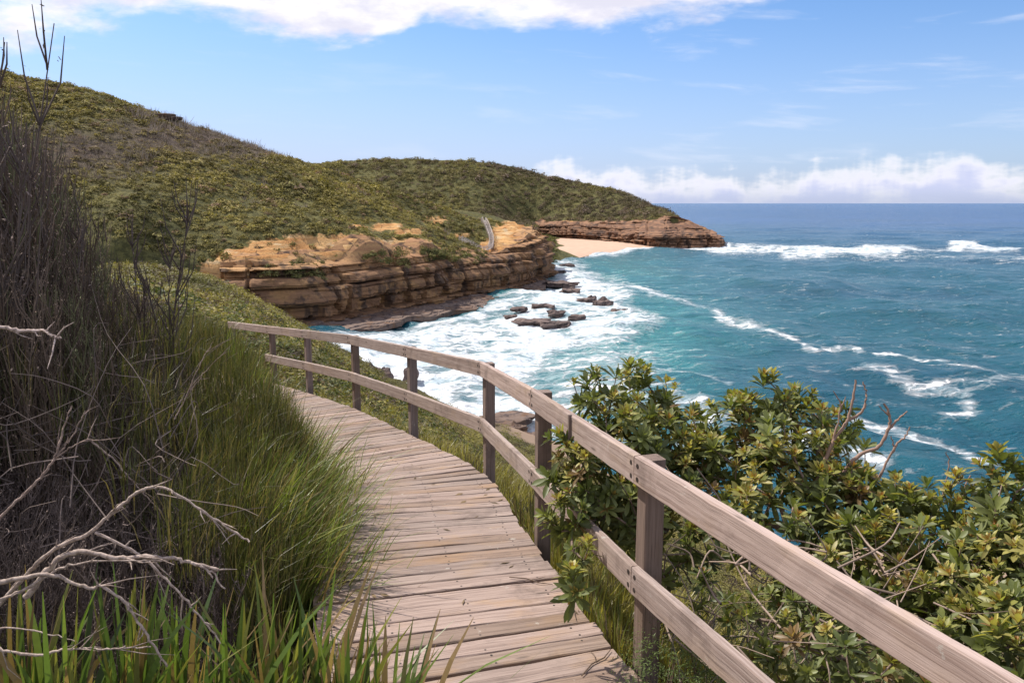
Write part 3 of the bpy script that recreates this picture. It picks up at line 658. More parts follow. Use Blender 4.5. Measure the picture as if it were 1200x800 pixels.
bushes('saddle_scrub', far_t, lambda x, y: fs(x, y) + 0.5 * fbm(np.stack([x / 15, y / 15], -1), 3, 4), (-60, 40, 370, 640), 4000, lambda x, y, z, px, py: (px > 520) & (px < 652) & (z > -27.5), (1.2, 2.6), lambda x, y, z, px, py, n: mixc((0.10, 0.10, 0.045), (0.19, 0.18, 0.06), rng.random(n)), M_FAR, kind='stuff')
# beach
wl = catmull([Pl(560, 420, -28.4), Pl(612, 420, -28.4), Wz(640, 302), Wz(665, 299.3), Wz(700, 294.5), Wz(740, 291.3), Wz(772, 289.6), Wz(790, 289.0)], 10)
bk = catmull([Pl(520, 560, -25), Pl(580, 600, -25), Pl(640, 614, -25.4), Pl(670, 606, -25.5), Pl(700, 580, -25.7), Pl(735, 560, -25.4), Pl(765, 545, -26.8), Pl(790, 545, -28.2)], 10)
mb = MB(); V = []
for l in np.linspace(-0.12, 1, 30):
    P = wl * (1 - l) + bk * l; z0 = -28.05 + (bk[:, 2] + 28.05) * max(0, l) ** 0.8 if l > 0 else np.full(len(wl), -28.05 + l * 8)
    P = P.copy(); P[:, 2] = z0 + 0.12 * fbm(np.stack([P[:, 0] / 12, P[:, 1] / 12], -1), 3, 2); V.append(P)
V = np.array(V); mb.add(V.reshape(-1, 3), grid_faces(V.shape[0], V.shape[1])); mb.build('beach', M_SAND, smooth=True, kind='structure')

# ------------------------------------------------------------ rock platform at the cliff foot
shelf_out = catmull([Pl(200, 150, SEA), Wz(330, 402), Wz(395, 398), Wz(440, 386), Wz(500, 377), Wz(540, 368), Wz(580, 359), Wz(615, 350), Wz(640, 338), Wz(655, 330), Wz(652, 318), Pl(650, 350, SEA)], 14)
shelf_in = catmull([Pl(200, 180, SEA), Pl(330, 186, SEA), Wz(390, 375), Wz(440, 367), Wz(500, 356), Wz(540, 350), Wz(580, 342), Wz(605, 336), Wz(630, 328), Wz(640, 324), Wz(643, 317), Pl(640, 350, SEA)], 14)
so_, _ = resample(shelf_out, 1e9); 
def rs(P, n): s = np.r_[0, np.cumsum(np.linalg.norm(np.diff(P, axis=0), axis=1))]; q = np.linspace(0, s[-1], n); return np.stack([np.interp(q, s, P[:, k]) for k in range(3)], 1)
A_, B_ = rs(shelf_out, 420), rs(shelf_in, 420); A_ = A_ * 0.68 + B_ * 0.32; A_[:, :2] += 3.0 * np.stack([vnoise(np.stack([np.arange(420) / 9, np.zeros(420)], -1), 4), vnoise(np.stack([np.arange(420) / 7, np.ones(420)], -1), 5)], 1); V = []
for l in np.linspace(0, 1, 60):
    P = A_ * (1 - l) + B_ * l
    n_ = fbm(np.stack([P[:, 0] / 9, P[:, 1] / 9], -1), 4, 70); n2_ = fbm(np.stack([P[:, 0] / 2.2, P[:, 1] / 2.2], -1), 3, 71)
    z = SEA - 0.55 + 1.25 * min(1, l * 1.3) + 0.6 * n_ ; z = np.round(z / 0.35) * 0.35 * 0.7 + z * 0.3 + 0.12 * n2_ - (1.2 if l == 0 else 0)
    P = P.copy(); P[:, 2] = z; V.append(P)
V = np.array(V); mb = MB(); mb.add(V.reshape(-1, 3), grid_faces(V.shape[0], V.shape[1])); mb.build('rock_platform', M_SHELF, kind='structure')


# ------------------------------------------------------------ boulders in the surf
def boulder(px, py, wpx, hpx, label, seed, z=SEA, flat=1.0, group=None, mat=None, t=None):
    c_ = Wz(px, py, z) if t is None else Wt(px, py, t)
    t_ = c_[1] * CT - c_[2] * ST; w_ = wpx / F * t_; h_ = hpx / F * t_ * (0.8 if wpx > 24 else 1.0)
    n = 26; u = np.linspace(0, 2 * np.pi, n, endpoint=False); v = np.linspace(-0.5 * np.pi, 0.5 * np.pi, 15)
    U, Vv = np.meshgrid(u, v, indexing='ij')
    D = np.stack([np.cos(Vv) * np.cos(U), np.cos(Vv) * np.sin(U), np.sin(Vv)], -1)
    cub = D / np.max(np.abs(D), axis=-1, keepdims=True); D2 = D * 0.55 + cub * 0.42
    r = 1 + 0.30 * fbm(D * 1.7 + seed * 3.3, 4, seed)
    P = D2 * r[..., None] * np.array([w_ / 2, w_ / 2 * 0.75, h_])
    P[..., 2] = np.round(P[..., 2] / (h_ * 0.3)) * h_ * 0.3 * 0.3 + P[..., 2] * 0.7; P[..., :2] *= (1 + 0.22 * fbm(D[..., :2] * 2.3 + seed, 3, seed + 5))[..., None]; P[..., 2] *= 1 + 0.35 * fbm(D * 2.1 + seed * 1.7, 3, seed + 9)
    nu_, nv_ = P.shape[:2]; V_ = P.reshape(-1, 3)
    i = np.arange(nu_)[:, None]; j = np.arange(nv_ - 1)[None]; i2 = (i + 1) % nu_
    Fq = np.stack([i * nv_ + j, i2 * nv_ + j, i2 * nv_ + j + 1, i * nv_ + j + 1], -1).reshape(-1, 4)
    mb_ = MB(); mb_.add(V_, Fq); pr = dict(label=label, category='boulder')
    if group: pr['group'] = group
    o = mb_.build('boulder', mat or M_BOULDER, **pr); o.location = c_ + np.array([0, 0, -h_ * 0.12]); o.rotation_euler.z = rng.uniform(-0.4, 0.4); return o
G = 'boulders in the white surf'
boulder(450, 441, 25, 13, 'rounded brown boulder at the shore, left of two seen between the rail posts', 1, group=G)
boulder(481, 441, 20, 11, 'small brown boulder behind the third clear rail post, washed by foam', 2, group=G)
boulder(433, 434, 22, 8, 'low brown boulder at the foot of the grassy slope, leftmost by the shore', 3, group=G)
boulder(706, 357, 26, 9, 'dark squarish boulder standing out in the surf farthest from the cliff', 4, group=G)
boulder(684, 352, 26, 4, 'low dark rock just left of the squarish boulder in the surf', 5, group=G)
boulder(726, 365, 18, 4, 'low wet rock right of the squarish boulder, half under water', 6, group=G)
boulder(652, 380, 34, 6, 'dark rough rock nearest in the surf, right one of the pair', 7, group=G)
boulder(622, 377, 40, 4.5, 'long low dark rock nearest in the surf, left one of the pair', 8, group=G)
boulder(652, 367, 22, 4, 'small dark rock behind the pair of near surf rocks', 9, group=G)
boulder(637, 359, 28, 4, 'low flat rock in the middle of the white surf', 10, group=G)
boulder(652, 346.5, 28, 3, 'thin flat rock in foam in front of the flat ledge', 11, group=G)
boulder(618, 345, 34, 3, 'thin flat rock in foam close to the cliff foot', 12, group=G)
boulder(657, 333, 40, 4.5, 'flat dark ledge jutting into the surf from the cliff nose', 13, group=G)
boulder(656, 320, 16, 4, 'dark rock at the foot of the cliff nose', 14, group=G)
boulder(664, 311, 18, 2.6, 'farthest low rock beyond the cliff nose, towards the beach', 15, group=G)
boulder(668, 341, 22, 3, 'small dark rock at the right tip of the flat ledge', 21, group=G)
boulder(610, 362, 20, 3, 'small low rock between the cliff foot and the middle flat rock', 22, group=G)
boulder(676, 372, 18, 3.5, 'small wet rock right of the near surf pair', 23, group=G)
boulder(598, 371, 16, 2.5, 'smallest wet rock left of the near surf pair', 24, group=G)
boulder(694, 350, 12, 4, 'small upright rock touching the squarish boulder on its left', 25, group=G)
boulder(590, 492, 66, 6, 'broad flat tan rock at the near shore below the handrail', 16, group=G, mat=M_SHELF)
boulder(604, 503, 26, 9, 'lumpy brown boulder on the flat tan rock below the handrail', 17, group=G, mat=M_SHELF)
boulder(626, 512, 26, 8, 'brown boulder beside the post, right end of the near shore', 18, group=G, mat=M_SHELF)

# ------------------------------------------------------------ near ground
J = np.array([[2.95, -2.9, -1.2], [2.22, -0.75, -1.2], [1.42, 1.44, -1.2], [0.59, 3.69, -1.2], [0.13, 5.46, -1.29], [-0.32, 7.65, -1.53], [-1.34, 9.75, -1.75], [-2.46, 11.8, -1.95], [-3.69, 13.8, -2.19], [-4.8, 15.4, -2.37], [-6.25, 17.3, -2.56], [-8.3, 19.3, -2.8]])
RAILH = 1.12; DW = 1.5
Jc = catmull(J, 24); Jc[:, 2] -= RAILH
tg = np.gradient(Jc[:, :2], axis=0); tg /= np.linalg.norm(tg, axis=1)[:, None]
nl = np.stack([-tg[:, 1], tg[:, 0]], 1)     # to the left of the walk
edgeR = Jc.copy(); edgeR[:, :2] += nl * 0.0; cen = Jc.copy(); cen[:, :2] += nl * DW / 2; edgeL = Jc.copy(); edgeL[:, :2] += nl * DW
nc = []
for k in range(0, len(Jc), 16):
    nc.append(edgeR[k] - [0, 0, 0.42]); nc.append(edgeL[k] - [0, 0, 0.22])
    q = edgeL[k].copy(); q[:2] += nl[k] * 2.0; q[2] += 0.45; nc.append(q)
    q = edgeL[k].copy(); q[:2] += nl[k] * 5.0; q[2] += 1.2; nc.append(q)
    q = edgeR[k].copy(); q[:2] -= nl[k] * 1.3; q[2] -= 1.0; nc.append(q)
nc += [(-12, 4, -0.2), (-14, 12, -0.3), (-16, 20, -1.0), (-12, -6, 0.4), (-26, 20, -1.2), (-28, 34, -3.2), (-60, 30, 0), (-60, 60, -5), (-40, -10, 5), (-90, 0, 8)]
nc += [Wt(100, 318, 42), Wt(215, 318, 45), Wt(260, 337, 47), Wt(300, 357, 50), Wt(350, 381, 56), Wt(395, 405, 66), Wt(420, 428, 85), Wt(432, 445, 105),
       Wt(250, 372, 30), Wt(330, 396, 34), Wt(380, 412, 38), Wt(300, 400, 24), Wt(380, 432, 28), Wt(420, 452, 34), Wt(460, 470, 60), Wt(430, 470, 22)]
nc += [Wt(100, 318, 42) + [3, 26, -12], Wt(260, 337, 47) + [2, 22, -11], Wt(350, 381, 56) + [2, 22, -10], Wt(395, 401, 66) + [2, 22, -6]]
nc += [Pl(-200, 150, -18), Pl(100, 150, -25), Pl(250, 135, -28), Pl(350, 128, -29)]
nc += [Wz(438, 452), Wz(490, 474), Wz(545, 492), Wz(590, 500), Wz(640, 515), Wz(700, 548), Wz(800, 590), Wz(900, 628), Wz(1000, 640), Wz(1200, 650), Wz(1500, 700)]
nc += [Wz(438, 452) + [2, 15, -4], Wz(490, 474) + [2, 15, -4], Wz(590, 500) + [2, 12, -4], Wz(700, 548) + [4, 12, -4], Wz(900, 628) + [5, 12, -4], Wz(1200, 650) + [8, 12, -4]]
nc += [Wt(480, 480, 75), Wt(525, 494, 65), Wt(450, 462, 85), Wt(570, 506, 65), Wt(500, 486, 50), Wt(450, 462, 50), Wt(470, 476, 90), Wt(415, 436, 60), Wt(620, 530, 60)]
nc += [Wt(560, 560, 24), Wt(520, 520, 30), Wt(600, 560, 45), (3, 8, -6.2), (6, 4, -6.2), (8, 14, -11), (14, 6, -12), (5, 25, -14), (20, 22, -19), (6, -6, -4.5), (16, -6, -10), (40, 10, -24)]
fn = rbf(nc)
def near_z(x, y):
    z = fn(x, y) + 0.05 * fbm(np.stack([x / 0.8, y / 0.8], -1), 3, 6) + 0.35 * fbm(np.stack([x / 6, y / 6], -1), 3, 8) * np.clip(np.hypot(x, y) / 40, 0, 1)
    d = d_line(x, y, [tuple(q[:2]) for q in cen[::6]]); i = np.clip(1.6 - d, 0, 1)
    k = np.argmin(np.hypot(np.ravel(x)[:, None] - cen[None, ::3, 0], np.ravel(y)[:, None] - cen[None, ::3, 1]), axis=1)
    zd = cen[::3, 2][k].reshape(np.shape(x)) - 0.28
    return np.where(i > 0, np.minimum(z, zd * i + z * (1 - i)), z)
def block(x0, x1, y0, y1, s): return np.meshgrid(np.arange(x0, x1 + s / 2, s), np.arange(y0, y1 + s / 2, s), indexing='ij')
rad = np.r_[np.linspace(0.3, 22, 110), np.geomspace(22.4, 175, 120)]; ang = np.linspace(-np.pi, np.pi, 420)
RA, AN = np.meshgrid(rad, ang, indexing='ij'); GX = RA * np.sin(AN); GY = RA * np.cos(AN)
GZ = np.zeros_like(GX)
for k in range(len(rad)): GZ[k] = near_z(GX[k], GY[k])
GZ = np.maximum(GZ, SEA - 6)
mb = MB(); mb.add(np.stack([GX, GY, GZ], -1).reshape(-1, 3), grid_faces(*GX.shape), bare=np.zeros(GX.size), dead=np.clip((3.5 - GX * 0 - RA) / 3, 0, 0.6).ravel())
m, t, out = material('slope_ground'); p = t.pos()
na = t.noise(p, 0.35, 6, 0.65); nb = t.noise(p, 6.0, 6, 0.7)
c_ = t.mix(t.ss(na, 0.4, 0.6), (0.085, 0.080, 0.030), (0.12, 0.105, 0.040)); c_ = t.mix(t.ss(nb, 0.45, 0.62), c_, (0.055, 0.045, 0.028))
sz = t.n('ShaderNodeSeparateXYZ', ins={0: p}).outputs[2]
c_ = t.mix(t.ss(t.math('ADD', sz, t.math('MULTIPLY', na, 6)), -19.5, -23.0), c_, t.mix(nb, (0.22, 0.15, 0.10), (0.34, 0.25, 0.19)))
b = t.n('ShaderNodeBsdfPrincipled', ins={'Base Color': c_, 'Roughness': 0.95, 'Specular IOR Level': 0.1, 'Normal': t.bump(nb, 0.8, 0.06)}); t.t.links.new(b.outputs[0], out.inputs[0])
mb.build('ground', m, smooth=True, kind='structure')


# ------------------------------------------------------------ timber
def plank(mb, p0, p1, wv, tv, seg=1, ch=0.004, wob=0.0015, off=None, rnd=None):
    """a sawn board from p0 to p1; wv and tv are the half-width and half-thickness vectors"""
    p0, p1, wv, tv = map(lambda q: np.asarray(q, float), (p0, p1, wv, tv))
    L = np.linalg.norm(p1 - p0); W = np.linalg.norm(wv); T = np.linalg.norm(tv); cw = 1 - ch / W; ct = 1 - ch / T
    prof = np.array([(-1, -ct), (-cw, -1), (cw, -1), (1, -ct), (1, ct), (cw, 1), (-cw, 1), (-1, ct)])
    off = rng.uniform(0, 50, 3) if off is None else off; rnd = rng.random() if rnd is None else rnd
    V = []; Gr = []
    for k in range(seg + 1):
        l = k / seg; c_ = p0 + (p1 - p0) * l
        jit = rng.normal(0, wob, (8, 1)) * wv / W + rng.normal(0, wob, (8, 1)) * tv / T if wob else 0
        V.append(c_ + prof[:, :1] * wv + prof[:, 1:] * tv + jit); Gr.append(np.c_[np.full(8, l * L), prof[:, 0] * W, prof[:, 1] * T] + off)
    V = np.concatenate(V); Gr = np.concatenate(Gr); i = np.arange(seg)[:, None] * 8; j = np.arange(8)[None]; j2 = (j + 1) % 8
    mb.add(V, np.stack([i + j, i + j2, i + 8 + j2, i + 8 + j], -1).reshape(-1, 4), gr=Gr, rnd=np.full(len(V), rnd))
    e0 = np.arange(8)[::-1]; e1 = np.arange(8) + seg * 8
    for e in (e0, e1):
        Ve = V[e]; ge = Gr[e] * [1, 1, 1]
        mb.add(Ve, np.array([[0, 1, 2, 3], [0, 3, 4, 7], [7, 4, 5, 6]]), gr=ge, rnd=np.full(8, rnd))
def disc(mb, c_, n, r, h, sides=10, gr=None):
    n = np.asarray(n, float) / np.linalg.norm(n); tube(mb, [c_, c_ + n * h, c_ + n * h * 1.01], [r, r, 0.0005], sides)


s = np.r_[0, np.cumsum(np.linalg.norm(np.diff(cen, axis=0), axis=1))]
walk = empty('boardwalk', tuple(cen[60]), kind='structure')
mb = MB(); nb_ = MB(); q = 0.0
while q < s[-1] - 0.2:
    bw = 0.140 + rng.normal(0, 0.004) + (0.03 if rng.random() < 0.12 else 0); gap = rng.uniform(0.007, 0.015)
    c_ = np.array([np.interp(q, s, cen[:, k]) for k in range(3)]); c1 = np.array([np.interp(q + 0.1, s, cen[:, k]) for k in range(3)])
    T_ = c1 - c_; T_ /= np.linalg.norm(T_); N_ = np.array([-T_[1], T_[0], 0]); N_ /= np.linalg.norm(N_); U_ = np.cross(T_, N_); U_ *= np.sign(U_[2])
    N2 = N_ + T_ * rng.normal(0, 0.006) + U_ * rng.normal(0, 0.003)
    hw = DW / 2 + rng.uniform(-0.01, 0.02)
    cc = c_ + U_ * (rng.normal(0, 0.0015) - 0.022)
    plank(mb, cc - N2 * hw, cc + N2 * hw, T_ * bw / 2, U_ * 0.022, 10, 0.005, 0.0012)
    for x_ in (-0.62, -0.12, 0.35, 0.66):
        for e in (-0.3, 0.3): 
            if rng.random() < 0.85: disc(nb_, cc + N2 * (x_ + rng.normal(0, 0.008)) + T_ * bw * e + U_ * 0.0215, U_, 0.0065, 0.0015, 7)
    q += bw + gap
rel(mb.build('decking', M_DECK), walk); rel(nb_.build('nail_head', M_BOLT, kind='stuff'), walk)
for o_ in (0.10, 0.62, DW - 0.12):
    mb = MB()
    for k in range(0, len(cen) - 8, 8):
        a_ = Jc[k].copy(); b_ = Jc[k + 8].copy(); a_[:2] += nl[k] * o_; b_[:2] += nl[k + 8] * o_; a_[2] -= 0.115; b_[2] -= 0.115
        n_ = np.r_[nl[k], 0]; plank(mb, a_, b_, n_ * 0.025, np.array([0, 0, 0.068]), 1, 0.003, 0)
    rel(mb.build('bearer', M_POST), walk)

fence = empty('handrail', tuple(J[3] - [0, 0, RAILH]), label='weathered grey timber handrail with two rails and square posts beside the near boardwalk', category='handrail')
hl = 0.072; th_ = 0.022
def nrm_at(k):
    a_, b_ = J[max(k - 1, 0)], J[min(k + 1, len(J) - 1)]; d_ = (b_ - a_)[:2]; d_ /= np.linalg.norm(d_); return np.array([-d_[1], d_[0], 0])
for k in range(1, len(J) - 1):
    n_ = nrm_at(k); d_ = np.array([n_[1], -n_[0], 0]); c_ = J[k] - n_ * (th_ * 2 + 0.052)
    mb = MB(); top = -0.018
    plank(mb, [c_[0], c_[1], J[k][2] - RAILH - 0.95], [c_[0], c_[1], J[k][2] + top], d_ * 0.05, n_ * 0.05, 8, 0.006, 0.001)
    ps = mb.build('post', M_POST); rel(ps, fence)
def rel2(o, parent):
    o.parent = parent; o.matrix_parent_inverse = Matrix.Identity(4)
def rail(k0, k1, drop, name, e0=0.0, e1=0.0):
    a_, b_ = J[k0].copy(), J[k1].copy(); a_[2] -= drop + hl; b_[2] -= drop + hl
    d_ = b_ - a_; L = np.linalg.norm(d_); d_ /= L; n_ = np.array([-d_[1], d_[0], 0]); n_ /= np.linalg.norm(n_); up = np.cross(n_, d_) * -1; up *= np.sign(up[2])
    a_ = a_ + d_ * (0.003 + e0) - n_ * th_; b_ = b_ - d_ * (0.003 + e1) - n_ * th_
    mb = MB(); plank(mb, a_, b_, up * hl, n_ * th_, 30, 0.006, 0.0009, rnd=rng.uniform(0.45, 0.95))
    o = mb.build(name, M_RAIL); rel(o, fence)
    for (c_, sg) in ((a_, 1), (b_, -1)):
        for e in (-0.5, 0.42):
            nbm = MB(); disc(nbm, c_ + d_ * sg * 0.032 + up * hl * e + n_ * (th_ - 0.002), n_, 0.0125, 0.004)
            bo = nbm.build('bolt', M_BOLT); bo.parent = o; bo.matrix_parent_inverse = o.matrix_parent_inverse.inverted() @ Matrix.Identity(4); rel2(bo, o)
for k in range(1, len(J) - 2):
    rail(k, k + 1, 0.0, 'top_rail')
    if k < len(J) - 3: rail(k, k + 1, 0.57, 'lower_rail', e1=-0.22 if k == len(J) - 4 else 0)
# dark strip standing in for the shadowed gap in the top rail between posts
a_, b_ = J[3], J[4]; c_ = a_ + (b_ - a_) * 0.52; n_ = nrm_at(3); d_ = (b_ - a_) / np.linalg.norm(b_ - a_)
mb = MB(); plank(mb, c_ + n_ * 0.006 - [0, 0, 0.15], c_ + n_ * 0.006 + [0, 0, 0.004], d_ * 0.011, n_ * 0.010, 3, 0.002, 0.0005)
rel(mb.build('gap_shadow_strip', M_POST), fence)

# the distant boardwalk with its rail, and two walkers
fw, qs = resample(catmull(FAR_WALK, 10), 1.2); fw[:, 2] = f1(fw[:, 0], fw[:, 1]) + 0.9
M_PALE = woodmat('bleached_timber', (0.62, 0.57, 0.53), (0.50, 0.45, 0.42), (0.5, 0.42, 0.35))
w2 = empty('far_boardwalk', tuple(fw[0]), kind='structure')
tgf = np.gradient(fw[:, :2], axis=0); tgf /= np.linalg.norm(tgf, axis=1)[:, None]; nf = np.stack([-tgf[:, 1], tgf[:, 0], np.zeros(len(tgf))], 1)
mb = MB()
for k in range(len(fw) - 1):
    for i in range(6):
        a_ = fw[k] * (1 - i / 6) + fw[k + 1] * i / 6; T_ = np.r_[tgf[k], 0]; plank(mb, a_ - nf[k] * 0.75, a_ + nf[k] * 0.75, T_ * 0.09, np.array([0, 0, 0.03]), 1, 0.004, 0)
rel(mb.build('decking', M_PALE), w2)
fh = empty('handrail', tuple(fw[0]), label='small distant pale timber handrail beside the boardwalk on the far side of the bay', category='handrail')
for sd_ in (1, -1):
    for k in range(0, len(fw), 2):
        mb = MB(); c_ = fw[k] + nf[k] * 0.8 * sd_; plank(mb, c_ - [0, 0, 0.9], c_ + [0, 0, 1.1], nf[k] * 0.07, np.r_[tgf[k], 0] * 0.07, 1, 0.004, 0)
        rel(mb.build('post', M_PALE), fh)
    for hgt in (0.55, 1.05):
        mb = MB()
        for k in range(len(fw) - 1): plank(mb, fw[k] + nf[k] * 0.7 * sd_ + [0, 0, hgt], fw[k + 1] + nf[k + 1] * 0.7 * sd_ + [0, 0, hgt], np.array([0, 0, 0.09]), nf[k] * 0.03, 1, 0.004, 0)
        rel(mb.build('rail', M_PALE), fh)


def person(loc, rz, shirt, trousers, label, hair=(0.03, 0.02, 0.015)):
    joints = [(0, 0, .94), (0, 0, 1.1), (0, .01, 1.32), (0, 0, 1.47), (0, .01, 1.56), (0, .015, 1.66), (0, 0, 1.72),
              (.17, 0, 1.42), (.22, .02, 1.15), (.23, .10, .92), (.23, .13, .84), (-.17, 0, 1.42), (-.22, -.02, 1.15), (-.23, .04, .90), (-.23, .07, .82),
              (.09, 0, .90), (.10, .12, .50), (.10, .16, .09), (.10, .28, .04), (-.09, 0, .90), (-.10, .02, .50), (-.10, -.16, .10), (-.10, -.05, .04)]
    rads = [.14, .13, .15, .07, .06, .095, .07, .065, .045, .035, .03, .065, .045, .035, .03, .095, .065, .045, .035, .095, .065, .045, .035]
    ed = [(0, 1), (1, 2), (2, 3), (3, 4), (4, 5), (5, 6), (2, 7), (7, 8), (8, 9), (9, 10), (2, 11), (11, 12), (12, 13), (13, 14), (0, 15), (15, 16), (16, 17), (17, 18), (0, 19), (19, 20), (20, 21), (21, 22)]
    me = bpy.data.meshes.new('person'); me.from_pydata(joints, ed, []); o = bpy.data.objects.new('person_skeleton', me); COL.objects.link(o)
    o.modifiers.new('s', 'SKIN')
    for v_, r_ in zip(me.skin_vertices[0].data, rads): v_.radius = (r_, r_ * 0.8)
    me.skin_vertices[0].data[0].use_root = True
    o.modifiers.new('d', 'SUBSURF').levels = 1
    dg = bpy.context.evaluated_depsgraph_get(); m2 = bpy.data.meshes.new_from_object(o.evaluated_get(dg)); bpy.data.objects.remove(o)
    m2.materials.clear()
    for nm, c__ in (('skin', (0.45, 0.27, 0.2)), ('shirt', shirt), ('trousers', trousers), ('hair', hair)): m2.materials.append(simple(nm, c__, 0.8, 0.1, 5, 0.1))
    for p_ in m2.polygons:
        z = p_.center[2]; x_ = abs(p_.center[0]); p_.material_index = 3 if z > 1.66 or (z > 1.56 and p_.center[1] < -0.02) else (0 if z > 1.45 or (x_ > 0.19 and z < 1.1) else (1 if z > 0.96 else 2)); p_.use_smooth = True
    o = bpy.data.objects.new('person', m2); COL.objects.link(o); o.location = loc; o.rotation_euler.z = rz; o['label'] = label; o['category'] = 'person'; o['group'] = 'walkers on the far boardwalk'
k = len(fw) - 3
person(fw[k] + nf[k] * 0.35 + [0, 0, 0.03], 2.8, (0.75, 0.72, 0.7), (0.05, 0.06, 0.10), 'person in a pale top walking at the top end of the distant boardwalk')
k = len(fw) - 5
person(fw[k] - nf[k] * 0.3 + [0, 0, 0.03], 2.6, (0.06, 0.06, 0.08), (0.03, 0.03, 0.04), 'person in dark clothes walking just in front of the pale clad one')

# rock outcrop on the ridge of the hill
oc = Wt(192, 136, 252)
mb = MB()
for (dx, dz, w_, h_, d_) in ((-6, 0.1, 9, .8, 5), (0.5, 0.0, 7, 1.0, 5), (3.8, -0.9, 4.5, 1.0, 4), (-1, -1.0, 8, .9, 4), (-14, 0.8, 10, .6, 4)):
    n = 10; u = np.linspace(0, 2 * np.pi, n, endpoint=False); rr_ = rng.uniform(0.8, 1.1, n); ringb = np.stack([np.cos(u) * rr_ * w_ / 2, np.sin(u) * rr_ * d_ / 2, np.zeros(n)], 1)
    V = np.concatenate([ringb * 0.85 - [0, 0, h_], ringb * 0.95 - [0, 0, h_ * .5], ringb - [0, 0, 0.15 * h_], ringb * 0.93, ringb * 0.01 + [0, 0, 0.1]]) + [dx, 0, dz + 0.6]
    i = np.arange(4)[:, None] * n; j = np.arange(n)[None]; j2 = (j + 1) % n; mb.add(V, np.stack([i + j, i + j2, i + n + j2, i + n + j], -1).reshape(-1, 4))
o = mb.build('rock_outcrop', M_SHELF, label='grey rock outcrop of flat slabs on the skyline ridge of the left hill', category='rock'); o.location = oc

# ------------------------------------------------------------ banksia: rosettes of leathery leaves on a branching frame
def leaf(L, Wd, bend, fold, seg=5):
    """one blade along +X, base at the origin, widest past the middle; upper side +Z"""
    u = np.linspace(0, 1, seg + 1); wd = Wd / 2 * np.array([0.12, 0.45, 0.8, 1.0, 0.86, 0.12])[:seg + 1]
    x = L * u * (1 - 0.1 * bend * u); z = -bend * L * 0.35 * u ** 2
    c_ = np.stack([x, np.zeros_like(u), z], 1); l_ = c_ + np.stack([0 * u, wd, fold * wd], 1); r_ = c_ + np.stack([0 * u, -wd, fold * wd], 1)
    V = np.stack([l_, c_, r_], 1).reshape(-1, 3); i = np.arange(seg) * 3
    Fq = np.concatenate([np.stack([i, i + 1, i + 4, i + 3], -1), np.stack([i + 1, i + 2, i + 5, i + 4], -1)]); return V, Fq
def rosette(n, seed, young=False):
    g = np.random.default_rng(seed); Vs, Fs, Sh, o_ = [], [], [], 0
    for k in range(n):
        a = k * 2.39996 + g.normal(0, 0.15); q_ = k / (n - 1)            # 0 = outer, 1 = inner
        lift = R(8 + 58 * q_ ** 1.2 + g.normal(0, 8)) if not young else R(30 + 50 * q_ + g.normal(0, 6))
        V, Fq = leaf((1.0 - 0.5 * q_) * g.uniform(0.85, 1.12), 0.225 * g.uniform(0.85, 1.15), g.uniform(0.1, 0.9) * (1 - q_), g.uniform(0.15, 0.45))
        tw = g.normal(0, 0.25); ct_, st_ = math.cos(tw), math.sin(tw); V = V @ np.array([[1, 0, 0], [0, ct_, -st_], [0, st_, ct_]]).T
        cl, sl = math.cos(lift), math.sin(lift); V = V @ np.array([[cl, 0, -sl], [0, 1, 0], [sl, 0, cl]]).T
        ca, sa = math.cos(a), math.sin(a); V = V @ np.array([[ca, -sa, 0], [sa, ca, 0], [0, 0, 1]]).T + [0, 0, 0.28 * q_ - 0.22]
        Vs.append(V); Fs.append(Fq + o_); Sh.append(np.full(len(V), g.uniform(0.75, 1.2) * (1 + 0.35 * q_))); o_ += len(V)
    return np.concatenate(Vs), np.concatenate(Fs), np.concatenate(Sh)
ROS = [rosette((16, 12, 9, 14, 7, 11, 15, 10)[s_], s_) for s_ in range(8)]; ROSY = [rosette(11, s_ + 50, True) for s_ in range(3)]


def skeleton(root, targets, trunk_dirs=None, seed=0, extra=None):
    """grow a branching frame from the root to every target, nearest joint first"""
    g = np.random.default_rng(seed); T_ = np.asarray(targets); nodes = [np.asarray(root, float)]; par = [-1]; plen = [0.0]
    pts = T_ if extra is None else np.r_[extra, T_]; istar = np.r_[np.zeros(0 if extra is None else len(extra), bool), np.ones(len(T_), bool)]
    order = np.argsort(np.linalg.norm(pts - nodes[0], axis=1)); tip = {}
    for k in order:
        N = np.array(nodes); p_ = pts[k]; d_ = np.linalg.norm(N - p_, axis=1); up = np.clip(N[:, 2] - p_[2], 0, 9)
        j = int(np.argmin(d_ + 0.25 * np.array(plen) + 0.8 * up)); a_ = N[j]; L = d_[j]
        m_ = max(1, int(L / 0.14)); last = j
        for q_ in range(1, m_ + 1):
            l = q_ / m_; c_ = a_ * (1 - l) + p_ * l + (g.normal(0, 0.03, 3) * min(1, L * 2) if q_ < m_ else 0) - np.array([0, 0, 0.18 * L * l * (1 - l)])
            nodes.append(c_); par.append(last); plen.append(plen[last] + L / m_); last = len(nodes) - 1
        if istar[k]: tip[k - (len(pts) - len(T_))] = last
    N = np.array(nodes); par = np.array(par); wgt = np.zeros(len(N))
    for i in tip.values(): wgt[i] += 1
    for i in range(len(N) - 1, 0, -1):
        if wgt[i] == 0: wgt[i] = 0.6
        wgt[par[i]] += wgt[i]
    return N, par, wgt, tip
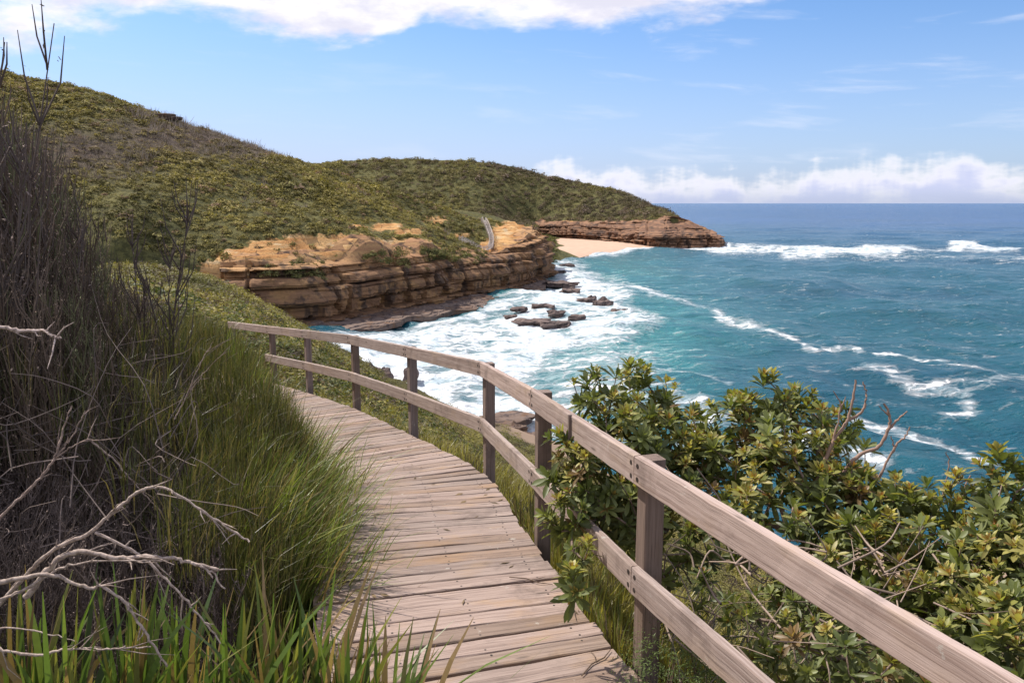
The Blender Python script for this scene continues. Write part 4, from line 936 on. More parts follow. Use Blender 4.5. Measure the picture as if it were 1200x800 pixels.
def branches_mesh(mb, N, par, wgt, r0, col, seed=0, pw=0.42):
    g = np.random.default_rng(seed); rad_ = r0 * np.maximum(wgt, 0.6) ** pw
    kids = [[] for _ in N]
    for i in range(1, len(N)): kids[par[i]].append(i)
    st = [(0, k_) for k_ in kids[0]]
    while st:
        a_, b_ = st.pop(); ch = [a_, b_]; cur = b_
        while kids[cur]:
            ks = sorted(kids[cur], key=lambda i: -wgt[i]); st += [(cur, i) for i in ks[1:]]; cur = ks[0]; ch.append(cur)
        rr_ = rad_[ch].copy(); rr_[0] = min(rr_[0], rr_[1] * 1.15); P = N[ch]
        tube(mb, P, rr_, 6 if rr_.max() > 0.006 else 4, col=np.asarray(col) * g.uniform(0.7, 1.25))
def shrub(name, root, blobs, dens, label, seed, lsz=(0.085, 0.155), group='broad leaved coastal shrubs beyond the handrail', yellow=0.42, rk=1.0, category='shrub', barecol=(0.26, 0.19, 0.15)):
    g = np.random.default_rng(seed); T_ = []; D_ = []; Yl = []; C_ = np.array([Wt(*b_[:3]) for b_ in blobs]); Rb = np.array([b_[3] for b_ in blobs])
    for k, (c_, r_) in enumerate(zip(C_, Rb)):
        n = int(dens * (r_ / 0.3) ** 2.4 * (blobs[k][4] if len(blobs[k]) > 4 else 1))
        d_ = g.normal(size=(n, 3)); d_ /= np.linalg.norm(d_, axis=1)[:, None]; rad_ = r_ * (0.30 + 0.78 * g.random(n) ** 0.45)
        P = c_ + d_ * rad_[:, None] * [1, 1, 0.95]
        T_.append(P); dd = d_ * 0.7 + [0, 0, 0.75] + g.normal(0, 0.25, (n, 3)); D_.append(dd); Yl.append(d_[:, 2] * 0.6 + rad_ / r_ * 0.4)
    T_ = np.concatenate(T_); D_ = np.concatenate(D_); Yl = np.concatenate(Yl)
    # drop the points that crowd each other
    ok = np.ones(len(T_), bool)
    for i in range(len(T_)):
        if ok[i]: dd = np.linalg.norm(T_[i + 1:] - T_[i], axis=1); ok[i + 1:] &= dd > 0.066
    T_, D_, Yl = T_[ok], D_[ok], Yl[ok]
    N, par, wgt, tip = skeleton(root, T_, seed=seed, extra=C_ + g.normal(0, 0.05, C_.shape) - [0, 0, 0.1])
    e = empty(name, tuple(root), label=label, category=category, group=group)
    mb = MB(); branches_mesh(mb, N, par, wgt, 0.0030 * rk, barecol, seed); rel(mb.build('branches', M_BARK, smooth=True), e)
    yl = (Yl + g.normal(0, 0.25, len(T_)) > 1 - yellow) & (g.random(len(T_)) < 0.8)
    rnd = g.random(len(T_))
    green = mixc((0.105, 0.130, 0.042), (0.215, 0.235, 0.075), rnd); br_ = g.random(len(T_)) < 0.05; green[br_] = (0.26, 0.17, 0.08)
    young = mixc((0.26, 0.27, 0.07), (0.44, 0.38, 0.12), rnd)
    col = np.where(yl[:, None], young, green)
    sz = g.uniform(*lsz, len(T_)); M = align_rot(D_)
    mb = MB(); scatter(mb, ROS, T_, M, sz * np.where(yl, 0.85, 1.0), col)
    # older leaves strung along the twig under each rosette
    k_ = g.random(len(T_)) < 0.45; scatter(mb, ROS[:3], T_[k_] - D_[k_] / np.linalg.norm(D_[k_], axis=1)[:, None] * 0.045, align_rot(D_[k_] + g.normal(0, 0.2, (k_.sum(), 3))), sz[k_] * 0.9, green[k_] * 0.9)
    # a tight bud of rusty new leaves in the middle of some rosettes
    kk = yl | (g.random(len(T_)) < 0.25)
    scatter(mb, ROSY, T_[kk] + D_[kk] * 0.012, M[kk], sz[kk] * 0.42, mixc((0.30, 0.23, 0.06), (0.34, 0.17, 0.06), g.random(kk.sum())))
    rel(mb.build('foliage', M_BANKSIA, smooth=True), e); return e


def gz(x, y): return float(near_z(np.array([x]), np.array([y]))[0])
def ground_pt(x, y, d=0.05): return np.array([x, y, gz(x, y) - d])
shrub('coastal_shrub', ground_pt(0.85, 5.1), [(702, 462, 5.2, .17), (748, 458, 5.4, .20), (785, 478, 5.5, .17), (722, 512, 5.1, .30), (775, 520, 5.2, .26), (815, 512, 5.5, .14), (700, 560, 4.75, .24), (735, 590, 4.8, .26), (800, 560, 5.0, .22),
      (662, 512, 4.75, .09), (664, 560, 4.75, .14), (664, 600, 4.6, .13), (682, 640, 4.3, .10), (672, 655, 4.2, .07), (672, 690, 4.0, .09), (780, 640, 4.8, .26, .6)], 74,
      'dense broad leaved shrub pushing through the handrail at the middle of the picture', 3)
shrub('coastal_shrub', ground_pt(1.9, 4.9), [(902, 462, 5.2, .15), (862, 500, 5.3, .22), (905, 510, 5.2, .26), (950, 495, 5.3, .20), (945, 470, 5.4, .12), (985, 500, 5.3, .15), (838, 540, 5.1, .22), (885, 560, 4.9, .30), (940, 560, 4.9, .30), (985, 540, 5.0, .20), (975, 600, 4.7, .26), (850, 620, 4.6, .24, .6), (920, 640, 4.4, .26, .5), (995, 470, 5.3, .08)], 58,
      'tallest broad leaved shrub directly behind the top rail, yellow tips against the sea', 4)
c_shrub = shrub('coastal_shrub', ground_pt(2.6, 4.3), [(1052, 572, 4.6, .17), (1022, 600, 4.6, .22), (1075, 615, 4.4, .26), (1120, 590, 4.5, .18), (1030, 660, 4.2, .26), (1095, 670, 4.1, .26), (1135, 640, 4.2, .22), (985, 680, 4.1, .22, .6), (1110, 730, 3.7, .22), (1060, 720, 3.8, .2, .6)], 60,
      'broad leaved shrub with bare twisted dead branches standing up beside its crown', 5, yellow=0.5)
shrub('coastal_shrub', ground_pt(3.2, 3.6), [(1182, 562, 4.2, .15), (1210, 590, 4.2, .20), (1170, 620, 4.1, .18), (1205, 660, 3.9, .24), (1160, 690, 3.8, .22), (1215, 740, 3.5, .24), (1260, 620, 4.1, .3), (1270, 720, 3.6, .3), (1150, 755, 3.4, .2), (1195, 790, 3.2, .2), (1130, 700, 3.8, .2)], 60,
      'broad leaved shrub with yellow leaf tips cut by the right edge of the picture', 6, yellow=0.52)
shrub('coastal_shrub', ground_pt(2.3, 3.3), [(900, 745, 3.6, .14, .9), (945, 770, 3.5, .20, 1), (1010, 770, 3.4, .2, 1), (980, 730, 3.8, .22, 1), (1060, 790, 3.2, .18, 1), (930, 700, 4.1, .22, .8), (870, 700, 4.0, .16, .5), (820, 700, 4.2, .14, .4)], 60,
      'low dark leaved shrub in the shade under the top rail', 7, yellow=0.12, lsz=(0.07, 0.11))
# bare twisted branches of the third shrub
mb = MB()
def pline(pts, t_, r_, mb=mb, jit=0.004, sides=6, col=(0.34, 0.22, 0.17), dt=0.0):
    P = np.array([Wt(a, b, t_ + dt * k) for k, (a, b) in enumerate(pts)]); P = catmull(P, 7); P += rng.normal(0, jit * 0.6, P.shape)
    rr_ = np.linspace(r_, r_ * 0.45, len(P)) * rng.uniform(0.85, 1.2, len(P)); tube(mb, P, rr_, sides, col=np.asarray(col)); return P
T0 = 4.75
for pts, r_ in (([(985, 640), (978, 580), (1003, 536), (1030, 523), (1041, 503), (1043, 488), (1036, 473)], .014), ([(1041, 503), (1054, 490), (1063, 482)], .008), ([(1043, 488), (1030, 476)], .006),
                ([(955, 570), (975, 520), (992, 494), (999, 470), (1003, 444)], .012), ([(992, 494), (1010, 482), (1015, 462), (1012, 448)], .009), ([(975, 520), (985, 478), (977, 458)], .006), ([(985, 478), (991, 464)], .005),
                ([(1030, 560), (1048, 524), (1060, 512), (1066, 500)], .008), ([(1048, 524), (1044, 510)], .005), ([(1110, 620), (1128, 575), (1137, 556)], .007), ([(1128, 575), (1142, 568)], .005), ([(1100, 600), (1112, 545), (1108, 530)], .005)):
    pline(pts, T0, r_)
o = mb.build('bare_branch', M_TWIG, smooth=True, label='bare twisted pinkish dead branches'); rel(o, c_shrub)
# fallen and hanging sticks in the shade under the shrubs
mb = MB()
for k in range(260):
    a_ = Wt(rng.uniform(740, 1180), rng.uniform(640, 800), rng.uniform(3.4, 5.2)); L = rng.uniform(0.15, 0.6); d_ = rng.normal(size=3) * [1, 1, 0.7]; d_ /= np.linalg.norm(d_)
    b_ = a_ + d_ * L; m_ = (a_ + b_) / 2 + rng.normal(0, 0.05, 3)
    if a_[0] < 0.75 or b_[0] < 0.75: continue
    tube(mb, catmull([a_, m_, b_], 4), np.linspace(1, .5, 9) * rng.uniform(.0025, .007), 5, col=np.array((0.30, 0.225, 0.18)) * rng.uniform(0.5, 1.4))
mb.build('dead_sticks', M_TWIG, smooth=True, kind='stuff')

# ------------------------------------------------------------ grasses and rushes
def blades(mb, base, tipz, n, spread, wd, lean, cols, g, seg=5, droop=0.35, up=None):
    """n curved blades from each base point"""
    base = np.asarray(base, float)
    B = np.repeat(base, n, 0); m_ = len(B); H = np.repeat(np.asarray(tipz, float), n) * g.uniform(0.6, 1.1, m_)
    a = g.uniform(0, 6.28, m_); sp_ = np.abs(g.normal(0, spread, m_)); B = B + np.stack([np.cos(a) * sp_, np.sin(a) * sp_, np.zeros(m_)], 1)
    ld = np.stack([np.cos(a), np.sin(a)], 1) * (np.abs(g.normal(0, lean, m_)) * H)[:, None]
    if up is not None: ld += np.asarray(up)[None] * H[:, None] * g.uniform(0.2, 1, m_)[:, None]
    u = np.linspace(0, 1, seg + 1)
    P = B[:, None] + np.concatenate([ld[:, None] * (u ** 1.8)[None, :, None], (H[:, None] * (u - droop * np.linalg.norm(ld, axis=1)[:, None] / (H[:, None] + 1e-6) * u ** 3)[:, :])[..., None]], -1)
    sa = a + g.normal(0, 0.6, m_) + np.pi / 2; S = np.stack([np.cos(sa), np.sin(sa), np.zeros(m_)], 1)
    ww = (wd * g.uniform(0.6, 1.3, m_))[:, None] * np.r_[0.7, np.linspace(1, 0.55, seg - 1), 0.06][None]
    V = np.stack([P - S[:, None] * ww[..., None] / 2, P + S[:, None] * ww[..., None] / 2], 2)
    nn = (seg + 1) * 2; i = np.arange(seg) * 2; f_ = np.stack([i, i + 1, i + 3, i + 2], -1)
    Fq = (f_[None] + (np.arange(m_) * nn)[:, None, None]).reshape(-1, 4)
    cc = cols[g.integers(0, len(cols), m_)] * g.uniform(0.7, 1.3, m_)[:, None]
    mb.add(V.reshape(-1, 3), Fq, col=np.repeat(cc, nn, 0))
GREEN = np.array([(0.16, 0.22, 0.05), (0.24, 0.29, 0.07), (0.12, 0.17, 0.045), (0.29, 0.30, 0.09), (0.38, 0.32, 0.17), (0.22, 0.15, 0.08)])
OLIVE = np.array([(0.085, 0.090, 0.034), (0.12, 0.115, 0.045), (0.06, 0.065, 0.028), (0.17, 0.13, 0.075)])
STRAP = np.array([(0.11, 0.17, 0.04), (0.16, 0.22, 0.05), (0.075, 0.12, 0.035), (0.24, 0.24, 0.07), (0.28, 0.19, 0.10)])


def at_edge(y, off):
    """a point beside the left edge of the walk (off metres to the left)"""
    k = int(np.argmin(np.abs(edgeL[:, 1] - y))); q = edgeL[k].copy(); q[:2] += nl[k] * off; q[2] = gz(q[0], q[1]) - 0.03; return q
env_x = [0, 12, 25, 45, 60, 75, 100, 150, 200, 235, 270, 300, 330, 370, 400, 425, 440, 460]
env_y = [78, 80, 92, 115, 180, 222, 245, 275, 325, 345, 376, 398, 440, 468, 492, 530, 560, 640]
env_d = [130, 135, 150, 200, 270, 320, 345, 355, 365, 372, 384, 402, 446, 470, 492, 530, 560, 640]
def tufts(label, cells, seed, hgt, n, cols=GREEN, wd=0.009, lean=0.32, spread=0.12, cat='grass tussock', name='grass_tussock', group='grass tussocks along the left edge of the boardwalk', up=None, droop=0.35):
    g = np.random.default_rng(seed); q = np.asarray(cells, float)
    mb_ = MB(); blades(mb_, [[0, 0, 0]], [hgt], n, spread, wd, lean, cols, g, droop=droop, up=up)
    return mb_.build(name, M_GRASS, label=label, category=cat, group=group) , q
TL = [(4.7, .02, .62, 'ragged sunlit grass tussock halfway up the walk, nearest of the row'), (5.2, .10, .75, 'bright green tussock spilling over the boards, second of the row'),
      (5.8, .05, .70, 'bright green tussock spilling over the boards, third of the row'), (6.4, .12, .75, 'bright green tussock in the row beside the boards, fourth from the near end'),
      (7.1, .06, .68, 'bright green tussock in the row beside the boards, fifth from the near end'), (7.8, .12, .70, 'bright green tussock in the row beside the boards, sixth from the near end'),
      (8.7, .12, .72, 'bright green tussock in the row beside the boards, seventh from the near end'), (9.7, .2, .75, 'tussock beside the bend of the boards, second farthest of the row'), (10.8, .2, .75, 'tussock beside the bend of the boards, farthest of the row')]
for k, (y_, of_, h_, lb) in enumerate(TL):
    o, q = tufts(lb, at_edge(y_, of_ + 0.16), 100 + k, h_ * 0.88, 820, up=(0.24, -0.10), spread=0.25, wd=0.013, lean=0.36, droop=0.18); o.location = q
for k, (y_, lb) in enumerate(((4.9, 'taller tussock in the second row from the boards, nearest one'), (5.6, 'taller tussock in the second row from the boards, next to the nearest'), (6.4, 'taller tussock in the second row from the boards, third one'), (7.2, 'taller tussock in the second row from the boards, fourth one'),
                             (8.1, 'taller tussock in the second row from the boards, fifth one'), (9.2, 'taller tussock in the second row from the boards, sixth one'), (10.4, 'taller tussock in the second row from the boards, farthest one'))):
    o, q = tufts(lb, at_edge(y_, .55), 150 + k, .84, 620, up=(0.28, -0.10), spread=0.28, wd=0.0145, lean=0.36, droop=0.18); o.location = q
mb = MB(); g = np.random.default_rng(44)
for k in range(260):
    i = int(g.integers(0, len(cen) - 1)); o_ = DW / 2 * (1 - 2 * g.random() ** 2.2) if g.random() < 0.75 else -DW / 2 * (1 - g.random() ** 2)
    c_ = cen[i] + np.r_[nl[i], 0] * o_ * 0.97; c_[2] += 0.004; a = g.uniform(0, 6.28); L = g.uniform(0.008, 0.045); d_ = np.array([math.cos(a), math.sin(a), 0]); e_ = np.array([-d_[1], d_[0], 0.15]) * L * g.uniform(.12, .4)
    mb.add([c_ - d_ * L, c_ - e_, c_ + d_ * L + [0, 0, .004], c_ + e_ + [0, 0, .003]], [[0, 1, 2, 3]], col=np.tile(np.array((0.20, 0.14, 0.08)) * g.uniform(.4, 1.4), (4, 1)))
mb.build('leaf_litter', M_TWIG, kind='stuff')
# rushes and dead heath on the bank
def in_walk(x, y): return d_line(x, y, [tuple(q[:2]) for q in cen[::8]]) < DW / 2 + 0.12
def bank_pts(n, box, right_lim=None):
    x = rng.uniform(box[0], box[1], n); y = rng.uniform(box[2], box[3], n)
    left = x < np.interp(y, edgeL[::-1, 1] if edgeL[0, 1] > edgeL[-1, 1] else edgeL[:, 1], edgeL[::-1, 0] if edgeL[0, 1] > edgeL[-1, 1] else edgeL[:, 0])
    k = left & ~in_walk(x, y); x, y = x[k], y[k]; z = near_z(x, y); return x, y, z
def env_top(x, y, z, ev):
    t_ = y * CT - z * ST; px = 600 + F * x / t_
    for _ in range(3):
        ty = np.interp(px, env_x, ev); v = (400 - ty) / F; tz = y * (-ST + v * CT) / (CT + v * ST); px = 600 + F * x / (y * CT - tz * ST)
    return px, tz - z
x, y, z = bank_pts(16000, (-9, 1.5, 3.6, 17)); px, hh = env_top(x, y, z, env_d)
w_ = np.interp(px, [-60, 150, 235, 290, 480], [0.10, 0.2, 0.75, 1, 1]) * (px > -60) * (rng.random(len(px)) < 1)
dw = d_line(x, y, [tuple(q[:2]) for q in cen[::8]]) - DW / 2; hh = np.minimum(hh, 0.45 + (0.78 + 1.1 * np.clip((y - 5.5) / 3, 0, 1)) * np.sqrt(np.clip(dw, 0, 6)))
k = (rng.random(len(x)) < w_) & (hh > 0.12); x, y, z, hh, px = x[k], y[k], z[k], hh[k], px[k]
hh = hh * (1 + 0.16 * fbm(np.stack([x / 0.5, y / 0.5], -1), 3, 12)); mb = MB(); g = np.random.default_rng(8)
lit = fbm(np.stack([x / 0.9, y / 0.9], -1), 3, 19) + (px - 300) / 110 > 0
for lev_ in range(2):
    L = np.minimum(hh, rng.uniform(0.26, 0.5, len(x))); b0 = z + np.maximum(hh - L, 0) * (1 if lev_ == 0 else 0) + (0 if lev_ == 0 else np.maximum(hh - L, 0) * rng.uniform(0, 0.9, len(x)))
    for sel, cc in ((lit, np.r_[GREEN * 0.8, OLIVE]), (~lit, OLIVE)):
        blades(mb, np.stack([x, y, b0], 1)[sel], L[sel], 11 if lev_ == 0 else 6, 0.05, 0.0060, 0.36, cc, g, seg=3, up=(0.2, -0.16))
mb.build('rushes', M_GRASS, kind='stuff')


def heath_stem(seed, twn=26):
    g = np.random.default_rng(seed); mb_ = MB(); n = 9; u = np.linspace(0, 1, n); a = g.uniform(0, 6.28); bend = g.uniform(0.02, 0.16)
    P = np.stack([bend * u ** 2 * np.cos(a) + 0.012 * np.sin(u * 9 + a), bend * u ** 2 * np.sin(a) + 0.012 * np.cos(u * 8), u], 1)
    tube(mb_, P, 0.0052 * (1 - 0.75 * u), 3, col=np.array((1, 1, 1.0)))
    for k in range(twn):
        s_ = g.uniform(0.22, 0.97); b_ = np.array([np.interp(s_, u, P[:, q]) for q in range(3)]); aa = g.uniform(0, 6.28); L = g.uniform(0.08, 0.30) * (1.15 - s_ * 0.6)
        e_ = b_ + np.array([math.cos(aa) * L * 0.36, math.sin(aa) * L * 0.36, L * 0.9]); m2 = (b_ + e_) / 2 + np.array([math.cos(aa), math.sin(aa), 0]) * L * 0.10
        tube(mb_, [b_, m2, e_], [0.0026, 0.0021, 0.0009], 3, col=np.array((1, 1, 1.0)))
        for q in range(3):                                            # dry seed cases and dead leaf scraps
            c_ = b_ + (e_ - b_) * g.uniform(0.3, 1.0) + g.normal(0, 0.006, 3); d1_ = g.normal(size=3) * 0.0026; d2_ = g.normal(size=3) * 0.0014
            mb_.add([c_ - d1_, c_ - d2_, c_ + d1_, c_ + d2_], [[0, 1, 2, 3]], col=np.full((4, 3), 2.6))
    V = np.concatenate(mb_.V); Fa = np.concatenate(mb_.F); return V, Fa, np.concatenate(mb_.A['col'])[:, 0]
ST_ = [heath_stem(s_) for s_ in range(9)]
x, y, z = bank_pts(11000, (-10.5, -0.6, 4.3, 13)); px, hh = env_top(x, y, z, env_y); dw = d_line(x, y, [tuple(q[:2]) for q in cen[::8]]) - DW / 2
w_ = np.interp(px, [-160, 0, 45, 70, 200, 245, 262], [1, 1, 1, 0.8, 0.7, 0.25, 0.0]) * np.clip((dw - 0.9) / 0.6, 0, 1); k = (rng.random(len(x)) < w_) & (px > -160)
hr = hh * np.interp(px, [0, 50, 80, 400], [1, 1, 1, 1]) * (1 - np.abs(rng.normal(0, 0.12, len(x)))); dense = env_top(x, y, z, env_d)[1]
hr = np.where((px > 55) & (rng.random(len(x)) < 0.72), np.minimum(hr, dense * rng.uniform(0.85, 1.12, len(x))), hr)
hr = np.clip(np.minimum(hr, 1.0 + 1.15 * np.clip(dw - 1.0, 0, 9)), 0, 3.6); k &= hr > 0.5; x, y, z, hr = x[k], y[k], z[k], hr[k]; n = len(x)
mb = MB(); colr = mixc((0.105, 0.074, 0.056), (0.20, 0.145, 0.11), rng.random(n)); gg = rng.random(n) < 0.22; colr[gg] = (0.15, 0.15, 0.075)
scatter(mb, ST_, np.stack([x, y, z - 0.05], 1), rand_rot(n, 0.09), np.stack([hr * 0.85, hr * 0.85, hr * 1.02], 1), colr)
mb.build('dead_heath', M_TWIG, kind='stuff')
x, y, z = bank_pts(1500, (-4.5, -0.9, 3.3, 5.0)); px, _ = env_top(x, y, z, env_y); k = px < 235 ; x, y, z = x[k], y[k], z[k]; n = len(x)
mb = MB(); hr = rng.uniform(0.3, 0.85, n); scatter(mb, ST_, np.stack([x, y, z - 0.05], 1), rand_rot(n, 0.5), np.stack([hr * 1.3, hr * 1.3, hr], 1), mixc((0.12, 0.09, 0.08), (0.2, 0.15, 0.13), rng.random(n)))
mb.build('low_heath', M_TWIG, kind='stuff')
# tangle of dead twigs low in the heath
mb = MB(); x, y, z = bank_pts(2300, (-6, -1.2, 3.6, 9)); k_ = (x * F / (y * CT - z * ST) < -375); x, y, z = x[k_], y[k_], z[k_]
for k in range(len(x)):
    h_ = rng.uniform(0.02, 1.1); a_ = np.array([x[k], y[k], z[k] + h_]); aa = rng.uniform(0, 6.28); L = rng.uniform(0.2, 0.8)
    b_ = a_ + np.array([math.cos(aa) * L, math.sin(aa) * L, rng.uniform(-0.3, 1.1) * L])
    tube(mb, catmull([a_, a_ * .65 + b_ * .35 + rng.normal(0, 0.06, 3), a_ * .3 + b_ * .7 + rng.normal(0, 0.05, 3), b_], 3), np.linspace(0.004, 0.0012, 10), 4, col=np.array((0.17, 0.13, 0.115)) * rng.uniform(0.5, 1.7))
mb.build('dead_twig_tangle', M_TWIG, kind='stuff')
# the few tall leafless shrubs that stand clear of the mass
def tall_stem(px, pyb, pyt, t_, label, seed, nst=3):
    b_ = Wt(px, pyb, t_); b_[2] = gz(b_[0], b_[1]) - 0.05; top = Wt(px, pyt, t_); h_ = top[2] - b_[2]; g = np.random.default_rng(seed); m_ = MB()
    for q in range(nst):
        V, Fa, sh = heath_stem(seed * 7 + q, 34 if h_ > 1.4 else 22); sc = h_ * (1 if q == 0 else g.uniform(0.7, 0.92))
        V = V * [sc * 0.9, sc * 0.9, sc]; a = g.uniform(0, 6.28); V = V @ np.array([[math.cos(a), -math.sin(a), 0], [math.sin(a), math.cos(a), 0], [0, 0, 1]]).T
        V[:, 0] += V[:, 2] * g.normal(0, 0.035); V[:, :2] += g.normal(0, 0.03, 2)
        m_.add(V, Fa, col=np.array((0.12, 0.09, 0.08))[None] * sh[:, None])
    o = m_.build('dead_shrub', M_TWIG, label=label, category='dead shrub', group='leafless shrubs standing above the heath'); o.location = b_
tall_stem(14, 500, 34, 5.2, 'tallest leafless shrub at the left edge, tips against the sky', 1, 4)
tall_stem(26, 500, 62, 4.8, 'leafless shrub just right of the tallest one, tips against the sky', 2, 3)
tall_stem(50, 520, 130, 5.4, 'leafless shrub at the shoulder of the dark thicket', 3, 3)
tall_stem(72, 520, 196, 5.8, 'dark forked leafless shrub right of the thicket shoulder, in front of the hill', 4, 3)
tall_stem(108, 520, 236, 6.2, 'thin leafless shrub in front of the green lower hill, left one', 5, 2)
tall_stem(168, 520, 268, 6.6, 'thin leafless shrub in front of the green lower hill, middle one', 6, 2)
tall_stem(205, 500, 214, 6.4, 'pale bare shrub reaching highest in front of the lower hill, right one', 7, 3)

# pale arched dead branches near the camera
def dead_branch(lines, t_, label, r_, col=(0.50, 0.40, 0.34)):
    m_ = MB()
    for pts, rr_, *dt in lines:
        P = pline(pts, t_, rr_ * r_, m_, 0.0035, 8, np.asarray(col) * rng.uniform(0.85, 1.1), dt[0] if dt else 0.0)
        for q in range(int(len(P) * 0.22)):
            i = rng.integers(3, len(P) - 1); d_ = P[i] - P[i - 1]; d_ = d_ / (np.linalg.norm(d_) + 1e-9) + rng.normal(0, 0.55, 3); L = rng.uniform(0.015, 0.11)
            tube(m_, [P[i], P[i] + d_ * L * .5 + rng.normal(0, .005, 3), P[i] + d_ * L], [r_ * .42, r_ * .3, r_ * .1], 5, col=np.asarray(col) * 0.85)
    o = m_.build('dead_branch', M_BARK, smooth=True, label=label, category='dead branch', group='pale dead branches at the lower left'); return o
dead_branch([([(-30, 740), (5, 702), (32, 672), (60, 646), (108, 622), (132, 600), (160, 578), (176, 571), (200, 574), (240, 600), (270, 620), (292, 634)], 1.0), ([(112, 623), (160, 648), (200, 684), (232, 720), (258, 752)], 0.75, 0.01)], 3.05, 'long pale dead branch arching highest, with a straight side shoot', 0.0085)
dead_branch([([(30, 700), (56, 668), (72, 652), (96, 646), (136, 653), (165, 652), (200, 653), (224, 659), (256, 667)], 1.0), ([(224, 659), (245, 668), (263, 690)], 0.5)], 3.0, 'thick pale dead branch lying level under the high arch, with a blunt end', 0.0115)
dead_branch([([(-30, 688), (32, 676), (64, 674), (104, 689), (120, 687), (148, 708), (172, 744), (196, 782)], 1.0), ([(-10, 706), (30, 690), (75, 664), (112, 658)], 0.8)], 2.9, 'pale dead branch bending down towards the grass blades in the corner', 0.0085)
dead_branch([([(-20, 752), (8, 762), (48, 767), (72, 761), (110, 760), (144, 759), (176, 757)], 1.0), ([(-20, 735), (40, 738), (90, 752)], 0.6)], 2.9, 'lowest pale dead branch, lying flat in the bottom left corner', 0.006)
dead_branch([([(-30, 378), (0, 383), (30, 388), (50, 387), (62, 394), (72, 397)], 1.0)], 3.0, 'short pale dead branch sticking in from the left edge at rail height', 0.0085, (0.62, 0.50, 0.45))
dead_branch([([(-10, 615), (20, 587), (47, 560), (65, 535), (74, 502), (85, 475)], 1.0), ([(58, 545), (73, 527), (88, 505), (99, 482)], 0.7), ([(62, 538), (88, 521), (107, 514)], 0.5)], 3.3, 'forked dead branch with upright tips at the left, halfway up', 0.0065, (0.36, 0.27, 0.23))
dead_branch([([(105, 515), (135, 540), (165, 575), (190, 600)], 1.0)], 4.2, 'thin dead branch slanting down across the dark heath', 0.005, (0.33, 0.25, 0.21))
dead_branch([([(205, 490), (218, 465), (235, 425), (250, 400)], 0.7), ([(218, 465), (245, 430), (262, 415)], 0.5)], 4.2, 'thin forked dead twig pointing up beside the rushes', 0.005, (0.33, 0.25, 0.21))

# strappy plants in the foreground
SP = [(20, 3.05, .50, 'leftmost strap leaved clump in the bottom corner under the dead branches'), (75, 2.95, .40, 'small strap leaved clump beside the leftmost one'), (150, 3.1, .50, 'strap leaved clump below the bent dead branch'),
      (205, 3.35, .58, 'strap leaved clump with one tall leaf beside the end of the dead branch'), (262, 3.25, .60, 'broad strap leaved clump at the bottom, left of the widest one'), (315, 3.35, .62, 'widest strap leaved clump at the bottom centre left'),
      (365, 3.3, .56, 'strap leaved clump leaning towards the boards'), (452, 3.2, .36, 'smallest strap leaved clump, its blades lying over the near boards'), (405, 3.3, .46, 'strap leaved clump hanging over the near boards, rightmost of its row')]
for k, (px_, t_, h_, lb) in enumerate(SP):
    v = (400 - 800) / F; c_ = Wt(px_, 812, t_); c_[2] = gz(c_[0], c_[1]) - 0.03
    top = Wt(px_, 716 if px_ < 380 else (738 if px_ < 430 else 775), t_)[2] - c_[2]; h_ = h_ if px_ < 380 else 0.1
    o, q = tufts(lb, c_, 300 + k, max(h_, top) * 1.12, 46, cols=STRAP, wd=0.036, lean=0.30, spread=0.09, cat='strappy plant', name='strappy_plant', group='strap leaved plants along the bottom left', up=(0.10, 0.0), droop=0.2); o.location = q
# tufts and small heath along the right edge of the walk
for k, (y_, off, h_, lb) in enumerate(((4.35, .22, .5, 'dry grass tuft at the right edge of the boards, below the pushing shrub'), (4.9, .25, .55, 'dry grass tuft between two posts at the right edge, second nearest'), (5.9, .3, .5, 'grass tuft outside the right edge just past the fifth post'),
                                  (7.0, .35, .5, 'grass tuft outside the right edge before the fourth post'), (8.6, .4, .55, 'grass tuft outside the right edge past the kinked post'))):
    i = int(np.argmin(np.abs(Jc[:, 1] - y_))); q = Jc[i].copy(); q[:2] -= nl[i] * off; q[2] = gz(q[0], q[1]) - .03
    o, q = tufts(lb, q, 400 + k, h_ * 1.1, 170, cols=np.r_[GREEN, [(0.30, 0.23, 0.13)], [(0.24, 0.18, 0.11)]], wd=0.007, lean=0.4, spread=0.12, group='grass tufts outside the right edge of the boards'); o.location = q
hl_t = [clump(900, 0.085, 0.9, s_ + 70, asp=5) for s_ in range(2)]
for px_, py_, t_, r_, lb in ((775, 770, 3.75, .22, 'small fine leaved green heath bush at the foot of the big post'), (838, 752, 3.9, .2, 'small fine leaved heath bush under the lower rail, right of the other'), (845, 800, 3.5, .2, 'fine leaved heath bush at the bottom edge under the lower rail')):
    c_ = Wt(px_, py_, t_); e = empty('heath_bush', tuple(c_ - [0, 0, r_]), label=lb, category='bush', group='fine leaved heath bushes')
    mb = MB(); scatter(mb, hl_t, np.array([[0, 0, r_ * 0.55]]), rand_rot(1, .1), np.array([r_]), np.array([(0.12, 0.165, 0.04)]))
    scatter(mb, hl_t, np.array([[0.05, 0.03, r_ * 0.25]]), rand_rot(1, .1), np.array([r_ * 1.25]), np.array([(0.09, 0.13, 0.035)])); mb.build('foliage', M_SCRUB, e)
    gl = gz(c_[0], c_[1]) - c_[2] + r_
    mb = MB()
    for q in range(9): aa = rng.uniform(0, 6.28); tube(mb, [[0, 0, gl - 0.05], [math.cos(aa) * .05, math.sin(aa) * .05, gl * .3], [math.cos(aa) * r_ * .6, math.sin(aa) * r_ * .6, r_ * .8]], [.008, .006, .002], 5, col=np.array((.16, .11, .08)))
    mb.build('branches', M_TWIG, e)

